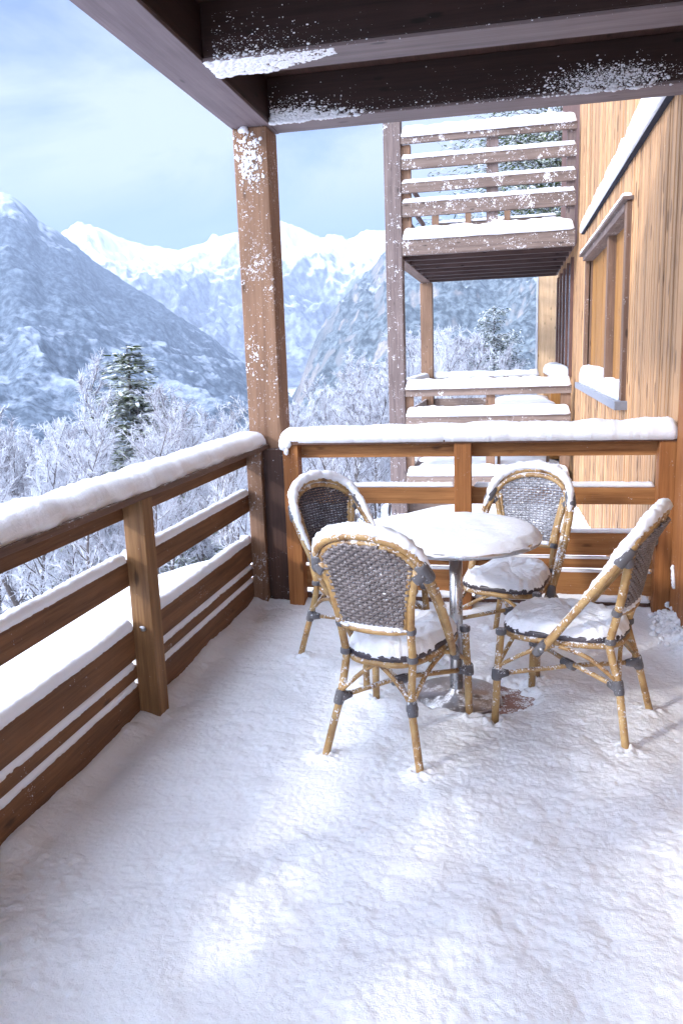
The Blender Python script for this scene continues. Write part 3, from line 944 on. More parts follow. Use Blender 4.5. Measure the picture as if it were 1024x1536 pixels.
# ------------------------------------------------------------------ left railing
lr = thing('wooden_railing', 'brown slatted wooden railing along the left side of the terrace, thick snow on its handrail', 'railing', (XL, 3.1, 0))
def yboard(parent, z0, z1, ya, yb_, xa, xb, mat, name='board'):
    mb = MB().box(xa, xb, ya, yb_, z0, z1)
    return mb.build(name, [mat], parent, bevel=0.003)
posts_y = [-1.95, -0.27, 1.41, 3.12, 4.815]
for py in posts_y:
    p_ = MB().box(XL + 0.0005, XL + 0.098, py, py + 0.10, -0.04, 1.025).build('post', [M_RAILZ if py < 4 else M_PILLAR], lr, bevel=0.004)
    mb = MB()
    mb.lathe([(0.0001, 0), (0.012, 0), (0.010, 0.008), (0.0001, 0.009)], seg=12)
    mb.v = [(XL + 0.052 + x, py - z, 0.425 + y) for x, y, z in mb.v]
    if py == 3.12:
        mb.build('bolt', [M_BOLT], p_, smooth=True)
        blobs(MB(), [((XL + 0.052, py - 0.008, 0.436), 0.013, 0.007, 0.006)], 3).build('snow_cap', [M_SNOW], p_, smooth=True)
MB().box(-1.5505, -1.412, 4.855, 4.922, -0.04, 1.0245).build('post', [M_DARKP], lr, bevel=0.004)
spans = [(-1.95, 1.44), (1.445, 4.90)]
rows = [(0.9245, 1.025), (0.622, 0.742), (0.278, 0.430), (0.186, 0.247), (-0.02, 0.158)]
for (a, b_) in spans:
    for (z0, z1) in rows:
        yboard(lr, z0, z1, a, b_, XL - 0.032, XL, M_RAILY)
yboard(lr, 1.0255, 1.053, -1.95, 4.922, XL - 0.085, XL + 0.130, M_CAPW, 'handrail')
snow_strip((XL + 0.020, -1.9, 1.053), (XL + 0.020, 4.918, 1.053), 0.196, 0.090, 1, 0.012).build('snow_cap', [M_SNOW], lr, smooth=True)
for (z, w, h, sd) in ((0.742, 0.052, 0.036, 2), (0.430, 0.056, 0.045, 3), (0.247, 0.036, 0.032, 4), (0.158, 0.040, 0.030, 5)):
    snow_strip((XL - 0.016, -1.9, z), (XL - 0.016, 3.11, z), w, h, sd, 0.014).build('snow_cap', [M_SNOW], lr, smooth=True)
    snow_strip((XL - 0.016, 3.13, z), (XL - 0.016, 4.81, z), w, h, sd + 10, 0.014).build('snow_cap', [M_SNOW], lr, smooth=True)

# ------------------------------------------------------------------ back railing
br = thing('wooden_railing', 'orange slatted wooden railing across the back of the terrace, deep snow on top', 'railing', (-0.2, YB, 0))
XB0 = -1.405
for (xa, xb, m) in ((XB0, XB0 + 0.10, M_RPOST), (-0.325, -0.222, M_RPOST), (0.852, 0.955, M_RPOST)):
    MB().box(xa, xb, 4.815, 4.912, -0.04, 1.055).build('post', [m], br, bevel=0.004)
for (z0, z1) in ((0.960, 1.055), (0.662, 0.772), (0.343, 0.4885), (0.262, 0.322), (0.09, 0.236)):
    for (xa, xb) in ((-1.404, -0.27), (-0.268, 0.955)):
        MB().box(xa, xb, 4.914, 4.946, z0, z1).build('board', [M_RAILX], br, bevel=0.003)
MB().box(-1.40, 0.955, 4.914, 4.946, -0.04, 0.055).build('board', [M_CAPWX], br, bevel=0.003)
MB().box(-1.41, 0.957, 4.80, 4.965, 1.0555, 1.078).build('handrail', [M_CAPWX], br, bevel=0.003)
snow_strip((-1.425, 4.883, 1.078), (0.955, 4.883, 1.078), 0.18, 0.092, 21, 0.013, env=lambda t: 0.92 + 0.22 * t).build('snow_cap', [M_SNOW], br, smooth=True)
for (z, w, h, sd) in ((0.772, 0.045, 0.026, 22), (0.4885, 0.045, 0.020, 23), (0.322, 0.036, 0.012, 24), (0.236, 0.036, 0.014, 25), (0.055, 0.06, 0.04, 26)):
    for (xa, xb) in ((-1.28, -0.33), (-0.21, 0.85)):
        snow_strip((xa, 4.930, z), (xb, 4.930, z), w, h, sd + xa, 0.014).build('snow_cap', [M_SNOW], br, smooth=True)
blobs(MB(), [((-1.395, 4.80, 1.055), 0.03, 0.02, 0.035), ((-1.375, 4.80, 1.02), 0.02, 0.014, 0.03), ((-1.37, 4.80, 1.06), 0.035, 0.02, 0.03)], 5).build('snow_cap', [M_SNOW], br, smooth=True)

# ------------------------------------------------------------------ canopy over the terrace
ZC = 2.972
pg = thing('wooden_canopy', 'dark timber balcony frame overhead carried by the snow-flecked corner pillar', 'canopy', (XL, 4.92, 0))
def pillar(py, m):
    return MB().box(XL - 0.005, XL + 0.212, py, py + (0.215 if py > 2 else 0.13), -0.25, ZC).build('pillar', [m], pg, bevel=0.008)
pc = pillar(4.925, M_PILLAR)
pillar(0.78, M_PILLAR)
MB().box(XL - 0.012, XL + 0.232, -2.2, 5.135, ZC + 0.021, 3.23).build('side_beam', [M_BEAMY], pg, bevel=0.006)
MB().box(XL - 0.012, XL + 0.232, -2.2, 5.135, ZC + 0.0005, ZC + 0.0205).build('underlit_strip', [M_UNDERLITY], pg, bevel=0.003)  # thin strip added under the beam to carry the painted snow bounce
for by in (-0.35, 0.70, 1.75, 2.80, 3.845, 4.905):
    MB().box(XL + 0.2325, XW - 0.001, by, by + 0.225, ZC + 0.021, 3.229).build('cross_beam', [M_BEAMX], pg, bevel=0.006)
    MB().box(XL + 0.2325, XW - 0.001, by + 0.001, by + 0.224, ZC + 0.003, ZC + 0.0205).build('underlit_strip', [M_UNDERLIT], pg, bevel=0.003)  # added strip, lighter than its beam in place of light from the snow
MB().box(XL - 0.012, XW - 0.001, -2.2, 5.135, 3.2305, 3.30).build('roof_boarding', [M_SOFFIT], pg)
def crust(seed, n, fx, zdist, y, r0=0.003, r1=0.012):
    rr = random.Random(seed); pts = []
    for i in range(n * 4):
        x = fx(rr); z = ZC + zdist(rr)
        low = math.exp(-max(0, z - ZC) / 0.03)
        r_ = r0 * 0.35 + (r1 * (0.35 + 0.5 * low)) * rr.random() ** 6
        pts.append(((x, y - 0.001, z), r_ * rr.uniform(0.8, 2.2), r_ * 0.5, r_ * rr.uniform(0.6, 1.1)))
    return pts
ex = lambda s: (lambda r_: r_.expovariate(1 / s))
xa = XL + 0.235
pts = crust(1, 760, lambda r_: xa + 0.01 + abs(r_.gauss(0, .22)), lambda r_: min(0.2, r_.expovariate(1 / .028)), 4.905, 0.004, 0.016)
pts += crust(2, 90, lambda r_: r_.uniform(xa, xa + 1.5), lambda r_: min(.22, r_.expovariate(1 / .05)), 4.905, 0.002, 0.006)
pts += crust(3, 760, lambda r_: 0.52 + r_.gauss(0, .16), lambda r_: min(.2, max(0, 0.06 + r_.gauss(0, .035))), 4.905, 0.003, 0.012)
pts += crust(31, 60, lambda r_: r_.uniform(-0.2, .85), lambda r_: min(.2, r_.expovariate(1 / .04)), 4.905, 0.002, 0.006)
tag(blobs(MB(), pts, 7).build('snow_patch', [M_SNOW], pg, smooth=True), kind='stuff')
pts = crust(4, 170, lambda r_: xa + 0.05 + abs(r_.gauss(0, .25)), lambda r_: min(.2, r_.expovariate(1 / .05)), 3.845, 0.002, 0.009)
pts += crust(5, 40, lambda r_: r_.uniform(xa, .8), lambda r_: min(.22, r_.expovariate(1 / .06)), 3.845, 0.0015, 0.004)
tag(blobs(MB(), pts, 8).build('snow_patch', [M_SNOW], pg, smooth=True), kind='stuff')
# snow frozen to the undersides of the two nearer beams
def under_patch(x0, x1, y0, y1, seed, n):
    rr = random.Random(seed); pts = []
    for i in range(n * 2):
        u = rr.random() ** 1.5
        x = x0 + (x1 - x0) * u
        y = y0 + (y1 - y0) * (rr.random() if u < 0.45 else rr.uniform(0.0, 1 - (u - .45) * 1.2))
        r_ = (0.004 + 0.016 * rr.random() ** 2) * (1 - 0.6 * u)
        pts.append(((x, y, ZC + 0.003), r_ * 1.4, r_ * 1.1, r_ * 0.5))
    return blobs(MB(), pts, seed)
tag(under_patch(xa + 0.01, xa + 0.62, 3.86, 4.06, 11, 700).build('snow_patch', [M_SNOW], pg, smooth=True), kind='stuff')
tag(under_patch(xa + 0.01, xa + 0.40, 2.82, 3.02, 12, 500).build('snow_patch', [M_SNOW], pg, smooth=True), kind='stuff')
rr = random.Random(4)
pts = [((XL + 0.05 + rr.gauss(0, .045) + 0.04, 4.923, 2.80 + rr.gauss(0, .075)), *(lambda r_: (r_ * 1.2, r_ * .5, r_))(rr.uniform(.0015, .004) + .009 * rr.random() ** 4)) for i in range(380)]
pts += [((XL + rr.uniform(0.0, .2), 4.924, rr.uniform(1.2, 2.9)), *(lambda r_: (r_, r_ * .5, r_))(rr.uniform(.001, .0022) + .004 * rr.random() ** 5)) for i in range(200)]
pts += [((XL + 0.055 + rr.gauss(0, .03), 4.924, 1.62 + rr.gauss(0, .07)), *(lambda r_: (r_, r_ * .5, r_))(rr.uniform(.0015, .003) + .006 * rr.random() ** 4)) for i in range(90)]
pts = [q for q in pts if XL < q[0][0] < XL + 0.205]
tag(blobs(MB(), pts, 9).build('snow_patch', [M_SNOW], pg, smooth=True), kind='stuff')
tag(blobs(MB(), [((XL + 0.075, 4.905, ZC - 0.016), .028, .02, .022), ((XL + 0.055, 4.91, ZC - 0.02), .018, .015, .016)], 10).build('snow_patch', [M_SNOW], pg, smooth=True), kind='stuff')

# ------------------------------------------------------------------ house wall
hw = thing('wooden_house', 'house wall clad in knotty vertical larch boards on the right, with a recessed window', 'house', (XW, 8, -2))
WY0, WY1, WZ0, WZ1 = 7.16, 10.95, 1.175, 2.72
def clad(y0, y1, z0, z1, seed=1, x=XW):
    rr = random.Random(seed); mb = MB(); y = y0
    while y < y1 - 0.002:
        w = rr.choice((0.055, 0.07, 0.085, 0.105)) * rr.uniform(0.9, 1.1)
        ye = min(y1, y + w)
        dx = rr.uniform(-0.006, 0.006)
        c = 0.004
        xf = x + dx
        vs = [(x + 0.03, y, z0), (xf + c, y + 0.0055, z0), (xf, y + c + .0055, z0), (xf, ye - c - .0055, z0), (xf + c, ye - 0.0055, z0), (x + .03, ye, z0)]
        vs = vs + [(a, b, z1) for a, b, _ in vs]
        fs = [(i, i + 1, i + 7, i + 6) for i in range(5)] + [(0, 5, 4, 3, 2, 1), (6, 7, 8, 9, 10, 11)]
        mb.add(vs, fs)
        y = ye
    return mb
for seg_ in ((-2.2, WY0, -1.6, 6.5, 1), (WY0, WY1, -1.6, WZ0, 2), (WY0, WY1, WZ1, 6.5, 3), (WY1, 12.6, -1.6, 6.5, 4)):
    clad(*seg_).build('cladding', [M_CLAD], hw)
MB().box(XW + 0.035, XW + 0.05, -2.2, WY0, -1.6, 6.5).box(XW + 0.035, XW + 0.05, WY0, WY1, -1.6, WZ0).box(XW + 0.035, XW + 0.05, WY0, WY1, WZ1, 6.5).box(XW + 0.035, XW + 0.05, WY1, 17.4, -1.6, 6.5).build('backing_wall', [M_BROWNZ], hw)
MB().box(XW + 0.13, XW + 6, -2.2, 18.99, -1.6, 6.5).build('house_body', [M_BROWNZ], hw)
# window
wf = MB().box(XW - 0.045, XW + 0.12, WY0 - 0.13, WY0 + 0.0, WZ0 - 0.03, WZ1 + 0.02).build('window_frame', [M_TRIM], hw, bevel=0.004)
MB().box(XW - 0.010, XW + 0.12, WY1 - 0.0, WY1 + 0.13, WZ0 - 0.03, WZ1 + 0.02).build('jamb', [M_TRIM], wf, bevel=0.004)
MB().box(XW - 0.002, XW + 0.12, 8.62, 8.76, WZ0, WZ1 - 0.04).build('mullion', [M_TRIM], wf, bevel=0.004)
MB().box(XW - 0.05, XW + 0.12, WY0 - 0.001, WY1 + 0.001, WZ1 - 0.045, WZ1 + 0.022).build('lintel', [M_TRIMY], wf, bevel=0.004)
MB().box(XW - 0.085, XW + 0.01, WY0 - 0.16, WY1 + 0.16, WZ1 + 0.0225, WZ1 + 0.052).build('flashing', [M_TRIMY], wf, bevel=0.003)
snow_strip((XW - 0.042, WY0 - 0.10, WZ1 + 0.052), (XW - 0.042, WY1 + 0.1, WZ1 + 0.052), 0.085, 0.035, 31, 0.03).build('snow_cap', [M_SNOW], wf, smooth=True)
mbp = MB(); y = WY0; rr = random.Random(9)
while y < WY1:
    w = rr.uniform(0.16, 0.22); ye = min(WY1, y + w)
    mbp.box(XW + 0.075 + rr.uniform(0, .003), XW + 0.125, y + 0.002, ye - 0.002, WZ0, WZ1); y = ye
mbp.build('shutter_panel', [M_PANEL], hw)
sl = MB().box(XW - 0.10, XW + 0.11, WY0 - 0.17, WY1 + 0.18, WZ0 - 0.105, WZ0 - 0.03).build('window_sill', [M_ZINC], hw, bevel=0.004)
snow_strip((XW + 0.02, WY0 + 0.02, WZ0 - 0.03), (XW + 0.02, 8.60, WZ0 - 0.03), 0.17, 0.14, 32, 0.03).build('snow_cap', [M_SNOW], sl, smooth=True)
snow_strip((XW + 0.02, 8.78, WZ0 - 0.03), (XW + 0.02, WY1 + 0.1, WZ0 - 0.03), 0.17, 0.22, 33, 0.03).build('snow_cap', [M_SNOW], sl, smooth=True)
# ledge with snow
lg = MB().box(XW - 0.040, XW - 0.001, 5.14, 11.4, 3.058, 3.075).build('ledge', [M_LEDGE], hw, bevel=0.003)
snow_strip((XW - 0.030, 5.15, 3.0755), (XW - 0.030, 11.38, 3.0755), 0.066, 0.27, 34, 0.025, droop=0.1, rough=1.6, env=lambda t: 1 - 0.5 * t).build('snow_cap', [M_SNOW], lg, smooth=True)
# near corner board, snow clumps by the right post
MB().box(XW - 0.022, XW - 0.0045, 4.30, 4.795, -0.02, 2.95).build('corner_board', [M_RPOST], hw, bevel=0.003)
pts = [((0.93, 4.70 - i * .01, 0.33 - 0.018 * i), .012, .016, .022) for i in range(6)]
tag(blobs(MB(), pts, 6).build('snow_clump', [M_SNOW], hw, smooth=True), kind='stuff')
rr = random.Random(12)
pts = []
for i in range(420):
    d_ = abs(rr.gauss(0, .05)); r_ = .004 + .018 * rr.random() ** 3
    pts.append(((0.945 - d_, 4.55 + rr.gauss(0, .15), 0.01 + rr.random() * max(0, .085 - d_)), r_ * 1.3, r_ * 1.5, r_))
tag(blobs(MB(), pts, 13).build('snow_clump', [M_SNOW], hw, smooth=True), kind='stuff')

# wall inside the far balcony
clad(12.6, 17.4, -1.6, 3.1, 7, XW + 0.0).build('cladding', [M_CLAD], hw)
for i, yy in enumerate((13.0, 13.9, 14.8, 15.7, 16.6)):
    w_ = MB().box(XW - 0.05, XW - 0.006, yy, yy + 0.16, 1.15, 2.95).build('window_frame', [M_BROWNZ], hw)
    MB().box(XW - 0.03, XW - 0.007, yy + 0.161, yy + 0.74, 1.15, 2.9).build('pane', [M_GLASS], w_)
MB().box(0.63, XW + 0.13, 19.0, 19.15, -1.5, 3.2).build('fin_wall', [M_FIN], hw, bevel=0.004)
MB().box(0.585, 0.628, 18.98, 19.02, -1.5, 3.22).build('downpipe', [M_SNOW_FAR], hw)
cb = MB().box(0.66, XW - 0.055, 13.4, 16.2, -0.2, 1.16).build('low_cabinet', [M_PANEL], hw, bevel=0.005)
snow_strip((0.80, 13.4, 1.16), (0.80, 16.2, 1.16), 0.30, 0.16, 35, 0.04).build('snow_cap', [M_SNOW], cb, smooth=True)

# ------------------------------------------------------------------ far balcony
Y2 = 12.3; Y3 = 17.3; X2 = -1.83; X2b = -1.58
fb = thing('timber_balcony', 'two-storey weathered timber balcony of the next flat, snow along every slat', 'balcony', (-0.4, Y2, -1.6))
XR = XW - 0.052
MB().box(X2, X2b, Y2, Y2 + 0.25, -1.6, 5.3).build('pillar', [M_GREYZ], fb, bevel=0.01)
MB().box(X2, X2b, Y3 - 0.25, Y3, -1.6, 3.02).build('pillar', [M_FARZ], fb, bevel=0.01)
XI = X2b + 0.002
def xrow(z0, z1, y0, th, mat, sn=None, sw=0.10, name='board', seed=0, xa=XI, xb=XR):
    MB().box(xa, xb, y0, y0 + th, z0, z1).build(name, [mat], fb, bevel=0.005)
    if sn:
        snow_strip((xa + 0.01, y0 + th / 2, z1), (xb - .01, y0 + th / 2, z1), sw, sn, seed, 0.03, rough=1.3).build('snow_cap', [M_SNOW], fb, smooth=True)
# upper storey rails
for i, (z0, z1, sn, sw) in enumerate(((4.600, 4.700, 0.14, 0.13), (4.245, 4.395, 0.06, 0.09), (3.92, 4.06, 0.05, 0.08), (3.585, 3.785, 0.06, 0.09))):
    xrow(z0, z1, Y2 + 0.02, 0.06, M_GREYX, sn, sw, seed=40 + i)
xrow(3.035, 3.27, Y2, 0.12, M_GREYX, 0.17, 0.17, 'deck_beam', 50)
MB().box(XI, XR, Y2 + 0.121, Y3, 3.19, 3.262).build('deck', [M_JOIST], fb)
for k_ in range(7):
    yy = Y2 + 0.55 + k_ * 0.68
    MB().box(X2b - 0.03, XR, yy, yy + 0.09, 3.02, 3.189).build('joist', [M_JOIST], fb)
MB().box(X2 + 0.02, X2b - 0.031, Y2 + 0.251, Y3 - 0.0, 3.021, 3.25).build('side_beam', [M_GREYY], fb, bevel=0.005)
for (xa_, xb_, yy) in ((-0.345, -0.175, Y2 + 0.081), (0.78, 0.90, Y2 + 0.081)):
    p_ = MB().box(xa_, xb_, yy, yy + 0.10, 3.27, 4.62).build('post', [M_GREYZ], fb)
for (xa_, xb_) in ((XI, XI + 0.14), (-0.9, -0.78), (-0.12, 0.0)):
    MB().box(xa_, xb_, Y3 - 0.15, Y3 - 0.03, 3.27, 4.60).build('post', [M_FARZ], fb)
MB().box(XI, XI + 0.13, Y2 + 0.09, Y2 + 0.22, 3.27, 4.60).build('post', [M_FARZ], fb)
for i, (z0, z1) in enumerate(((4.45, 4.56), (4.1, 4.2), (3.75, 3.86))):
    if i: xrow(z0, z1, Y3 - 0.10, 0.05, M_GREYX, 0.05, 0.09, seed=60 + i)
    MB().box(X2 + 0.08, X2 + 0.12, Y2 + 0.26, Y3 - .15, z0, z1).build('board', [M_GREYY], fb)
# lower storey rails
xrow(1.035, 1.062, Y2 - 0.02, 0.16, M_FARX, 0.135, 0.20, 'handrail', 70)
xrow(0.935, 1.034, Y2 + 0.02, 0.06, M_FARX)
xrow(0.50, 0.640, Y2 + 0.02, 0.06, M_FARX, 0.14, 0.16, seed=71)
xrow(0.12, 0.28, Y2 + 0.02, 0.06, M_FARX, 0.07, 0.10, seed=72)
xrow(-0.50, -0.285, Y2 - 0.01, 0.12, M_FARX, 0.15, 0.17, 'deck_beam', 73)
MB().box(XI, XR, Y2 + 0.111, Y3 - .1, -0.36, -0.283).build('deck', [M_JOIST], fb)
MB().box(X2 + 0.05, XR, Y2 + 0.3, Y3 - .3, -1.55, -0.40).build('plinth_wall', [M_FARX], fb)
for (xa_, xb_) in ((XI, XI + 0.12), (-0.345, -0.21), (0.76, 0.90)):
    MB().box(xa_, xb_, Y2 + 0.081, Y2 + 0.18, -0.28, 1.034).build('post', [M_FARZ], fb)
snow_strip((-0.3, Y2 + 0.5, -0.283), (-0.3, Y3 - 0.4, -0.283), 2.3, 0.12, 74, 0.08, sides=30).build('snow_cap', [M_SNOW], fb, smooth=True)
# side and back handrails
MB().box(X2 + 0.04, X2 + 0.17, Y2 + 0.251, Y3 - 0.251, 1.035, 1.062).build('handrail', [M_FARX], fb)
snow_strip((X2 + 0.105, Y2 + 0.27, 1.062), (X2 + 0.105, Y3 - 0.27, 1.062), 0.15, 0.11, 75, 0.03).build('snow_cap', [M_SNOW], fb, smooth=True)
for z0, z1 in ((0.93, 1.034), (0.5, 0.62), (0.1, 0.22)):
    MB().box(X2 + 0.08, X2 + 0.12, Y2 + 0.251, Y3 - 0.251, z0, z1).build('board', [M_FARX], fb)
xrow(1.035, 1.062, Y3 - 0.18, 0.14, M_FARX, 0.12, 0.15, 'handrail', 76, xb=0.62)
xrow(0.88, 1.034, Y3 - 0.12, 0.05, M_FARX, xb=0.62)
xrow(0.45, 0.62, Y3 - 0.12, 0.05, M_FARX, xb=0.62)
# snow covered table on it
ft = thing('garden_table', 'snow-covered table standing on the lower far balcony', 'table', (0.22, 13.6, -0.28))
MB().box(-0.22, 0.66, 12.75, 14.5, 0.66, 0.70).build('table_top', [M_FARX], ft, bevel=0.004)
for lx in (-0.18, 0.58):
    for ly in (12.8, 14.38):
        MB().box(lx, lx + 0.05, ly, ly + 0.05, -0.28, 0.659).build('leg', [M_FARZ], ft)
snow_strip((0.22, 12.75, 0.70), (0.22, 14.5, 0.70), 0.90, 0.12, 77, 0.05, sides=24).build('snow_cap', [M_SNOW], ft, smooth=True)

# ------------------------------------------------------------------ bistro table
tb = thing('bistro_table', 'round steel-edged pedestal table covered in snow between the four chairs', 'table', (TX, TY, 0))
mb = MB().lathe([(0.378, 0.742), (0.386, 0.746), (0.389, 0.758), (0.386, 0.770), (0.376, 0.774)], TX, TY, 72)
tp = mb.build('table_top', [M_STEEL], tb, smooth=True, bevel=0)
MB().lathe([(0.36, 0.7405), (0.3601, 0.7418)], TX, TY, 60).build('underside', [M_UNDER], tp)
mb = MB(); mb.lathe([(0.031, 0.012), (0.031, 0.735)], TX, TY, 32)
mb.build('column', [M_STEEL], tb, smooth=True)
MB().lathe([(0.10, 0.728), (0.10, 0.7403)], TX, TY, 32).build('mounting_plate', [M_BOLT], tb)
MB().lathe([(0.212, -0.046), (0.214, -0.026), (0.208, -0.018), (0.05, -0.010), (0.036, 0.000), (0.033, 0.013)], TX, TY, 64).build('base_plate', [M_BASE], tb, smooth=True)
dm = snow_dome(lambda a: (0.390 * math.cos(a), 0.390 * math.sin(a)), 0.774, 0.046, 30, 120, 4, 0.012, lump=0.45)
dm.v = [(x + TX, y + TY, z) for x, y, z in dm.v]
dm.build('snow_cap', [M_SNOW], tb, smooth=True)

# ------------------------------------------------------------------ chairs
def sp(path, per=6): return smooth_path(path, per)
POLE = [(.212, -.280, -.035), (.180, -.250, .12), (.155, -.225, .24), (.146, -.190, .36), (.146, -.182, .42), (.150, -.205, .52), (.165, -.235, .67), (.200, -.262, .81)]
LOOP = [(.228, .066, .372), (.241, -.04, .520), (.244, -.14, .655), (.238, -.215, .760), (.218, -.268, .838), (.172, -.305, .895), (.095, -.328, .930), (0, -.336, .942)]
LOOP2 = [(.226, .090, .352), (.226, -.012, .492), (.226, -.112, .627), (.220, -.205, .742), (.200, -.258, .815), (.157, -.297, .870), (.086, -.322, .902), (0, -.330, .913)]
def full(path): return path + [(-x, y, z) for x, y, z in reversed(path[:-1])]
def back_w(z):
    if z < 0.80: return 0.128 + 0.058 * (z - 0.57) / 0.23
    return 0.186 * math.sqrt(max(0.0, 1 - ((z - 0.80) / 0.115) ** 2.2))
def back_y(x, z):
    zz = min(z, 0.94)
    yp = float(np.interp(zz, [0.52, 0.67, 0.81, 0.91], [-0.205, -0.235, -0.264, -0.322]))
    return yp - 0.028 * (1 - (x / 0.2) ** 2)
def seat_outline(a, k=1.0):
    c = math.cos(a); s_ = math.sin(a)
    y = 0.247 * math.copysign(abs(s_) ** 0.60, s_)
    hw_ = 0.190 + 0.034 * (y / 0.247)
    x = hw_ * math.copysign(abs(c) ** 0.62, c)
    return x * k, y * k
def wrapc(parent, p, q, r_, n=6):
    mb = MB(); r_ += 0.0042
    p = Vector(p); q = Vector(q)
    pts = [p + (q - p) * i / n for i in range(n + 1)]
    mb.tube(pts, [r_ * (0.9 if i in (0, n) else 1.0) for i in range(n + 1)], 12)
    mb.build('binding', [M_WRAP], parent, smooth=True)

def make_chair(label, loc, hx, hy, weave, seed, arch_snow=1.0, group='bamboo bistro chairs round the table'):
    rz = math.atan2(hy, hx) - math.pi / 2
    c = thing('bistro_chair', label, 'chair', (loc[0], loc[1], 0), rz, group)
    ORG[c.name] = Vector((0, 0, 0))
    for s in (-1, 1):
        leg = MB().tube(sp([(s * x, y, z) for x, y, z in POLE], 5), 0.0160, 12).build('leg', [M_BAMBOO], c, smooth=True)
        wrapc(leg, (s * .1635, -.232, .205), (s * .153, -.220, .262), 0.0175)
        wrapc(leg, (s * .147, -.184, .408), (s * .1455, -.184, .432), 0.018)
        wrapc(leg, (s * .150, -.203, .535), (s * .153, -.212, .56), 0.0165)
        leg = MB().tube([(s * .228, .280, -.035), (s * .224, .272, .2), (s * .216, .258, .412)], 0.0168, 12).build('leg', [M_BAMBOO], c, smooth=True)
        wrapc(leg, (s * .229, .273, .195), (s * .2255, .270, .245), 0.0185)
        wrapc(leg, (s * .216, .258, .400), (s * .216, .258, .424), 0.019)
    # double arm and back loop
    fr = MB().tube(sp(full(LOOP), 6), 0.0155, 12).build('back_frame', [M_BAMBOO], c, smooth=True)
    MB().tube(sp(full(LOOP2), 6), 0.0128, 12).build('inner_hoop', [M_BAMBOO], fr, smooth=True)
    for s in (-1, 1):
        wrapc(fr, (s * .236, -.222, .768), (s * .213, -.268, .836), 0.0235, 8)
        wrapc(fr, (s * .222, -.252, .795), (s * .192, -.258, .765), 0.020)
        wrapc(fr, (s * .227, .10, .343), (s * .229, .055, .402), 0.0165)
        b_ = MB(); b_.lathe([(.0001, 0), (.013, 0), (.011, .006), (.0001, .008)], seg=14)
        b_.v = [(s * (.2435 + z), .070 + x, .372 + y) for x, y, z in b_.v]
        b_.build('bolt', [M_BOLT], c, smooth=True)
    # inner uprights beside the weave
    for s in (-1, 1):
        MB().tube(sp([(s * .128, -.214, .545), (s * .150, -.245, .68), (s * .176, -.268, .81)], 5), 0.0095, 10).build('upright', [M_BAMBOO], c, smooth=True)
    # lower back rail
    lowp = sp([(.150, -.208, .545), (.08, -.232, .540), (0, -.238, .538), (-.08, -.232, .540), (-.150, -.208, .545)], 5)
    lo = MB().tube(lowp, 0.0125, 12).build('back_rail', [M_BAMBOO], c, smooth=True)
    # seat
    so = MB(); vs = []; seg = 72
    zs = [(0.97, .400), (1.0, .404), (1.02, .412), (1.02, .424), (1.0, .431), (0.9, .433), (0.5, .433), (0.01, .433)]
    for k_, z in zs:
        for i in range(seg):
            x, y = seat_outline(2 * math.pi * i / seg, k_)
            j = 1 + 0.012 * (i % 2) * (1 if 0.98 < k_ < 1.03 else 0)
            vs.append((x * j, y * j + 0.038, z))
    fs = [(i * seg + k_, i * seg + (k_ + 1) % seg, (i + 1) * seg + (k_ + 1) % seg, (i + 1) * seg + k_) for i in range(len(zs) - 1) for k_ in range(seg)]
    fs += [tuple(reversed(range(seg)))]
    so.add(vs, fs)
    seat = so.build('seat', [M_WEAVED], c, smooth=True)
    ring = [(seat_outline(2 * math.pi * i / 48, .985)[0], seat_outline(2 * math.pi * i / 48, .985)[1] + .038, .393) for i in range(48)]
    MB().tube(ring, 0.0140, 10, closed=True).build('seat_frame', [M_BAMBOO], c, smooth=True)
    # braces and crossed stretchers
    for s in (-1, 1):
        for path in ([(s * .205, .03, .385), (s * .214, .13, .345), (s * .226, .262, .262)],
                     [(s * .200, .01, .385), (s * .178, -.11, .345), (s * .158, -.225, .255)],
                     [(s * .01, -.195, .385), (s * .07, -.205, .340), (s * .150, -.225, .262)],
                     [(s * .01, .245, .385), (s * .09, .252, .345), (s * .222, .268, .262)]):
            MB().tube(sp(path, 4), .0092, 10).build('brace', [M_BAMBOO], c, smooth=True)
        so_ = MB().tube([(-s * .158, -.226, .234), (0, .03, .231 + s * .009), (s * .226, .270, .22)], .0105, 10).build('stretcher', [M_BAMBOO], c, smooth=True)
        for (p, q) in (((-s * .158, -.226, .234), (-s * .130, -.18, .231)), ((s * .226, .270, .22), (s * .195, .232, .221))):
            p = Vector(p); q = Vector(q)
            MB().tube([p, p + (q - p) * .5, q], [.025, .020, .014], 12).build('binding', [M_WRAP], so_, smooth=True)
    wrapc(so_, (-.02, -.002, .231), (.022, .062, .231), .017)
    # woven back: vertical ribs with strands passing over and under
    wv = MB()
    ribs = 21; dz = 0.0132
    z = 0.575; r_i = 0
    while z < 0.905:
        hw_ = back_w(z)
        if hw_ > 0.02:
            n = int(2 * hw_ / 0.0045)
            pts = []
            for i in range(n + 1):
                x = -hw_ + 2 * hw_ * i / n
                ph = math.sin(x / 0.0205 * math.pi + (math.pi if r_i % 2 else 0))
                pts.append((x, back_y(x, z) + 0.0056 * ph, z + 0.0014 * ph))
            wv.tube(pts, 0.0063, 6)
        z += dz; r_i += 1
    for i in range(-11, 12):
        x = i * 0.0205 + 0.01025
        if abs(x) > 0.185: continue
        pts = [(x, back_y(x, zz), zz) for zz in np.arange(0.565, 0.915, 0.02) if back_w(zz) > abs(x)]
        if len(pts) > 2: wv.tube(pts, 0.0042, 5)
    wv.build('backrest', [weave], c, smooth=True)
    # snow
    rs = MB()
    arch = sp(full(LOOP), 9); n = len(arch)
    P = []; rad = []
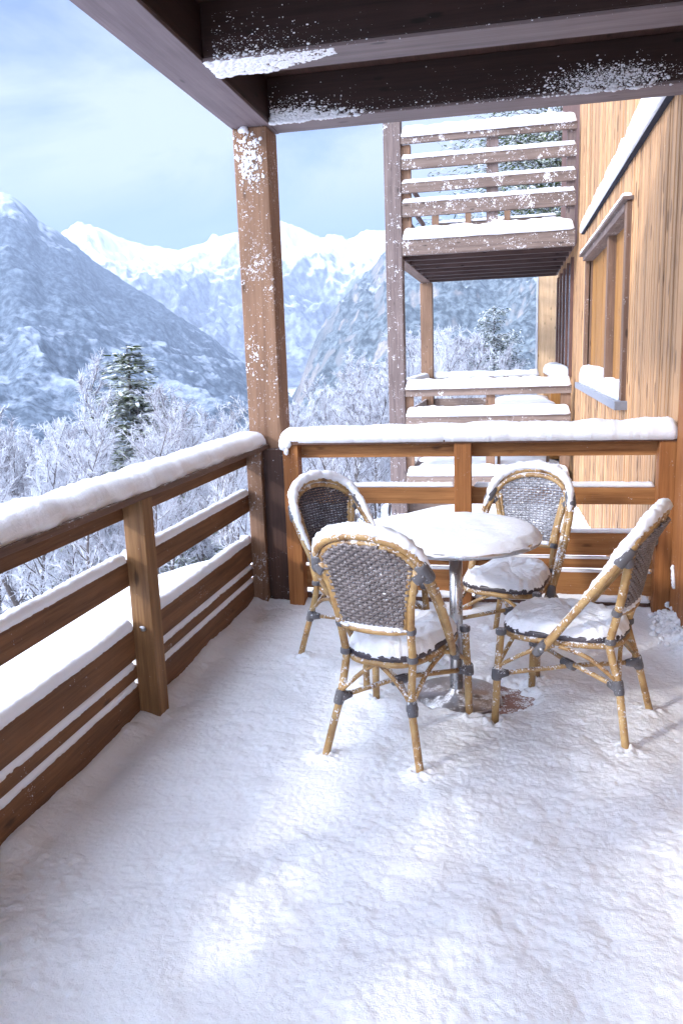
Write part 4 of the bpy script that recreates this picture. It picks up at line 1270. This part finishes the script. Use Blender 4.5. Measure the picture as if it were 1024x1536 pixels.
    for i, p in enumerate(arch):
        u_ = abs(i / (n - 1) - 0.5) * 2
        k_ = max(0.0, 1 - (u_ / (0.62 * arch_snow)) ** 3)
        k_ = k_ ** 0.5
        k_ *= 1 + 0.22 * fbm(i * 0.11 + seed, seed, 0, 3)
        if k_ > 0.04:
            rr_ = 0.023 * k_
            P.append(Vector(p) + Vector((0, 0, 0.008 + 0.019 * k_)) + Vector((-0.004 * math.copysign(1, p.x), 0.004, 0))); rad.append(rr_ + .002)
    rs.tube(P, rad, 14, jitter=0.007)
    arms = smooth_path(full(LOOP2), 3)
    ss = random.Random(seed); bl = []
    loop_all = sp(full(LOOP), 24)
    for i in range(260):
        p = loop_all[ss.randrange(len(loop_all))]
        if abs(p.y - 0.06) < 0.05: continue
        r_ = ss.uniform(.0022, .0065)
        bl.append(((p.x + ss.gauss(0, .006), p.y + ss.gauss(0, .006), p.z + .0115), r_ * 1.5, r_ * 1.5, r_ * .8))
    for i in range(70):
        x = ss.uniform(-.14, .14); r_ = ss.uniform(.004, .008)
        bl.append(((x, back_y(x, .55) + ss.gauss(0, .004), .552), r_ * 1.6, r_ * 1.2, r_))
    blobs(rs, bl, seed)
    rs.build('snow_cap', [M_SNOW], fr, smooth=True)
    lowr = MB().tube([Vector(p) + Vector((0, .003, .014)) for p in lowp[2:-2]], 0.0125, 12, jitter=0.006)
    lowr.build('snow_cap', [M_SNOW], lo, smooth=True)
    sd_ = snow_dome(lambda a: seat_outline(a, 1.02), 0.436, 0.048, 24, 130, seed, 0.016, lump=2.0)
    sd_.v = [(x, y + .038, z) for x, y, z in sd_.v]
    sd_.build('snow_cap', [M_SNOW], seat, smooth=True)
    return c

make_chair('nearest bamboo chair, seen from behind, its arched woven back topped with snow', CH[0][:2], CH[0][2], CH[0][3], M_WEAVE, 1)
make_chair('right-hand bamboo chair seen from the side, back turned to the house wall', CH[1][:2], CH[1][2], CH[1][3], M_WEAVE, 2, 1.25)
make_chair('left bamboo chair with dark woven back, standing by the corner pillar', CH[2][:2], CH[2][2], CH[2][3], M_WEAVED, 3, 1.25)
make_chair('far bamboo chair facing the camera, frosted woven back against the back railing', CH[3][:2], CH[3][2], CH[3][3], M_WEAVEF, 4)
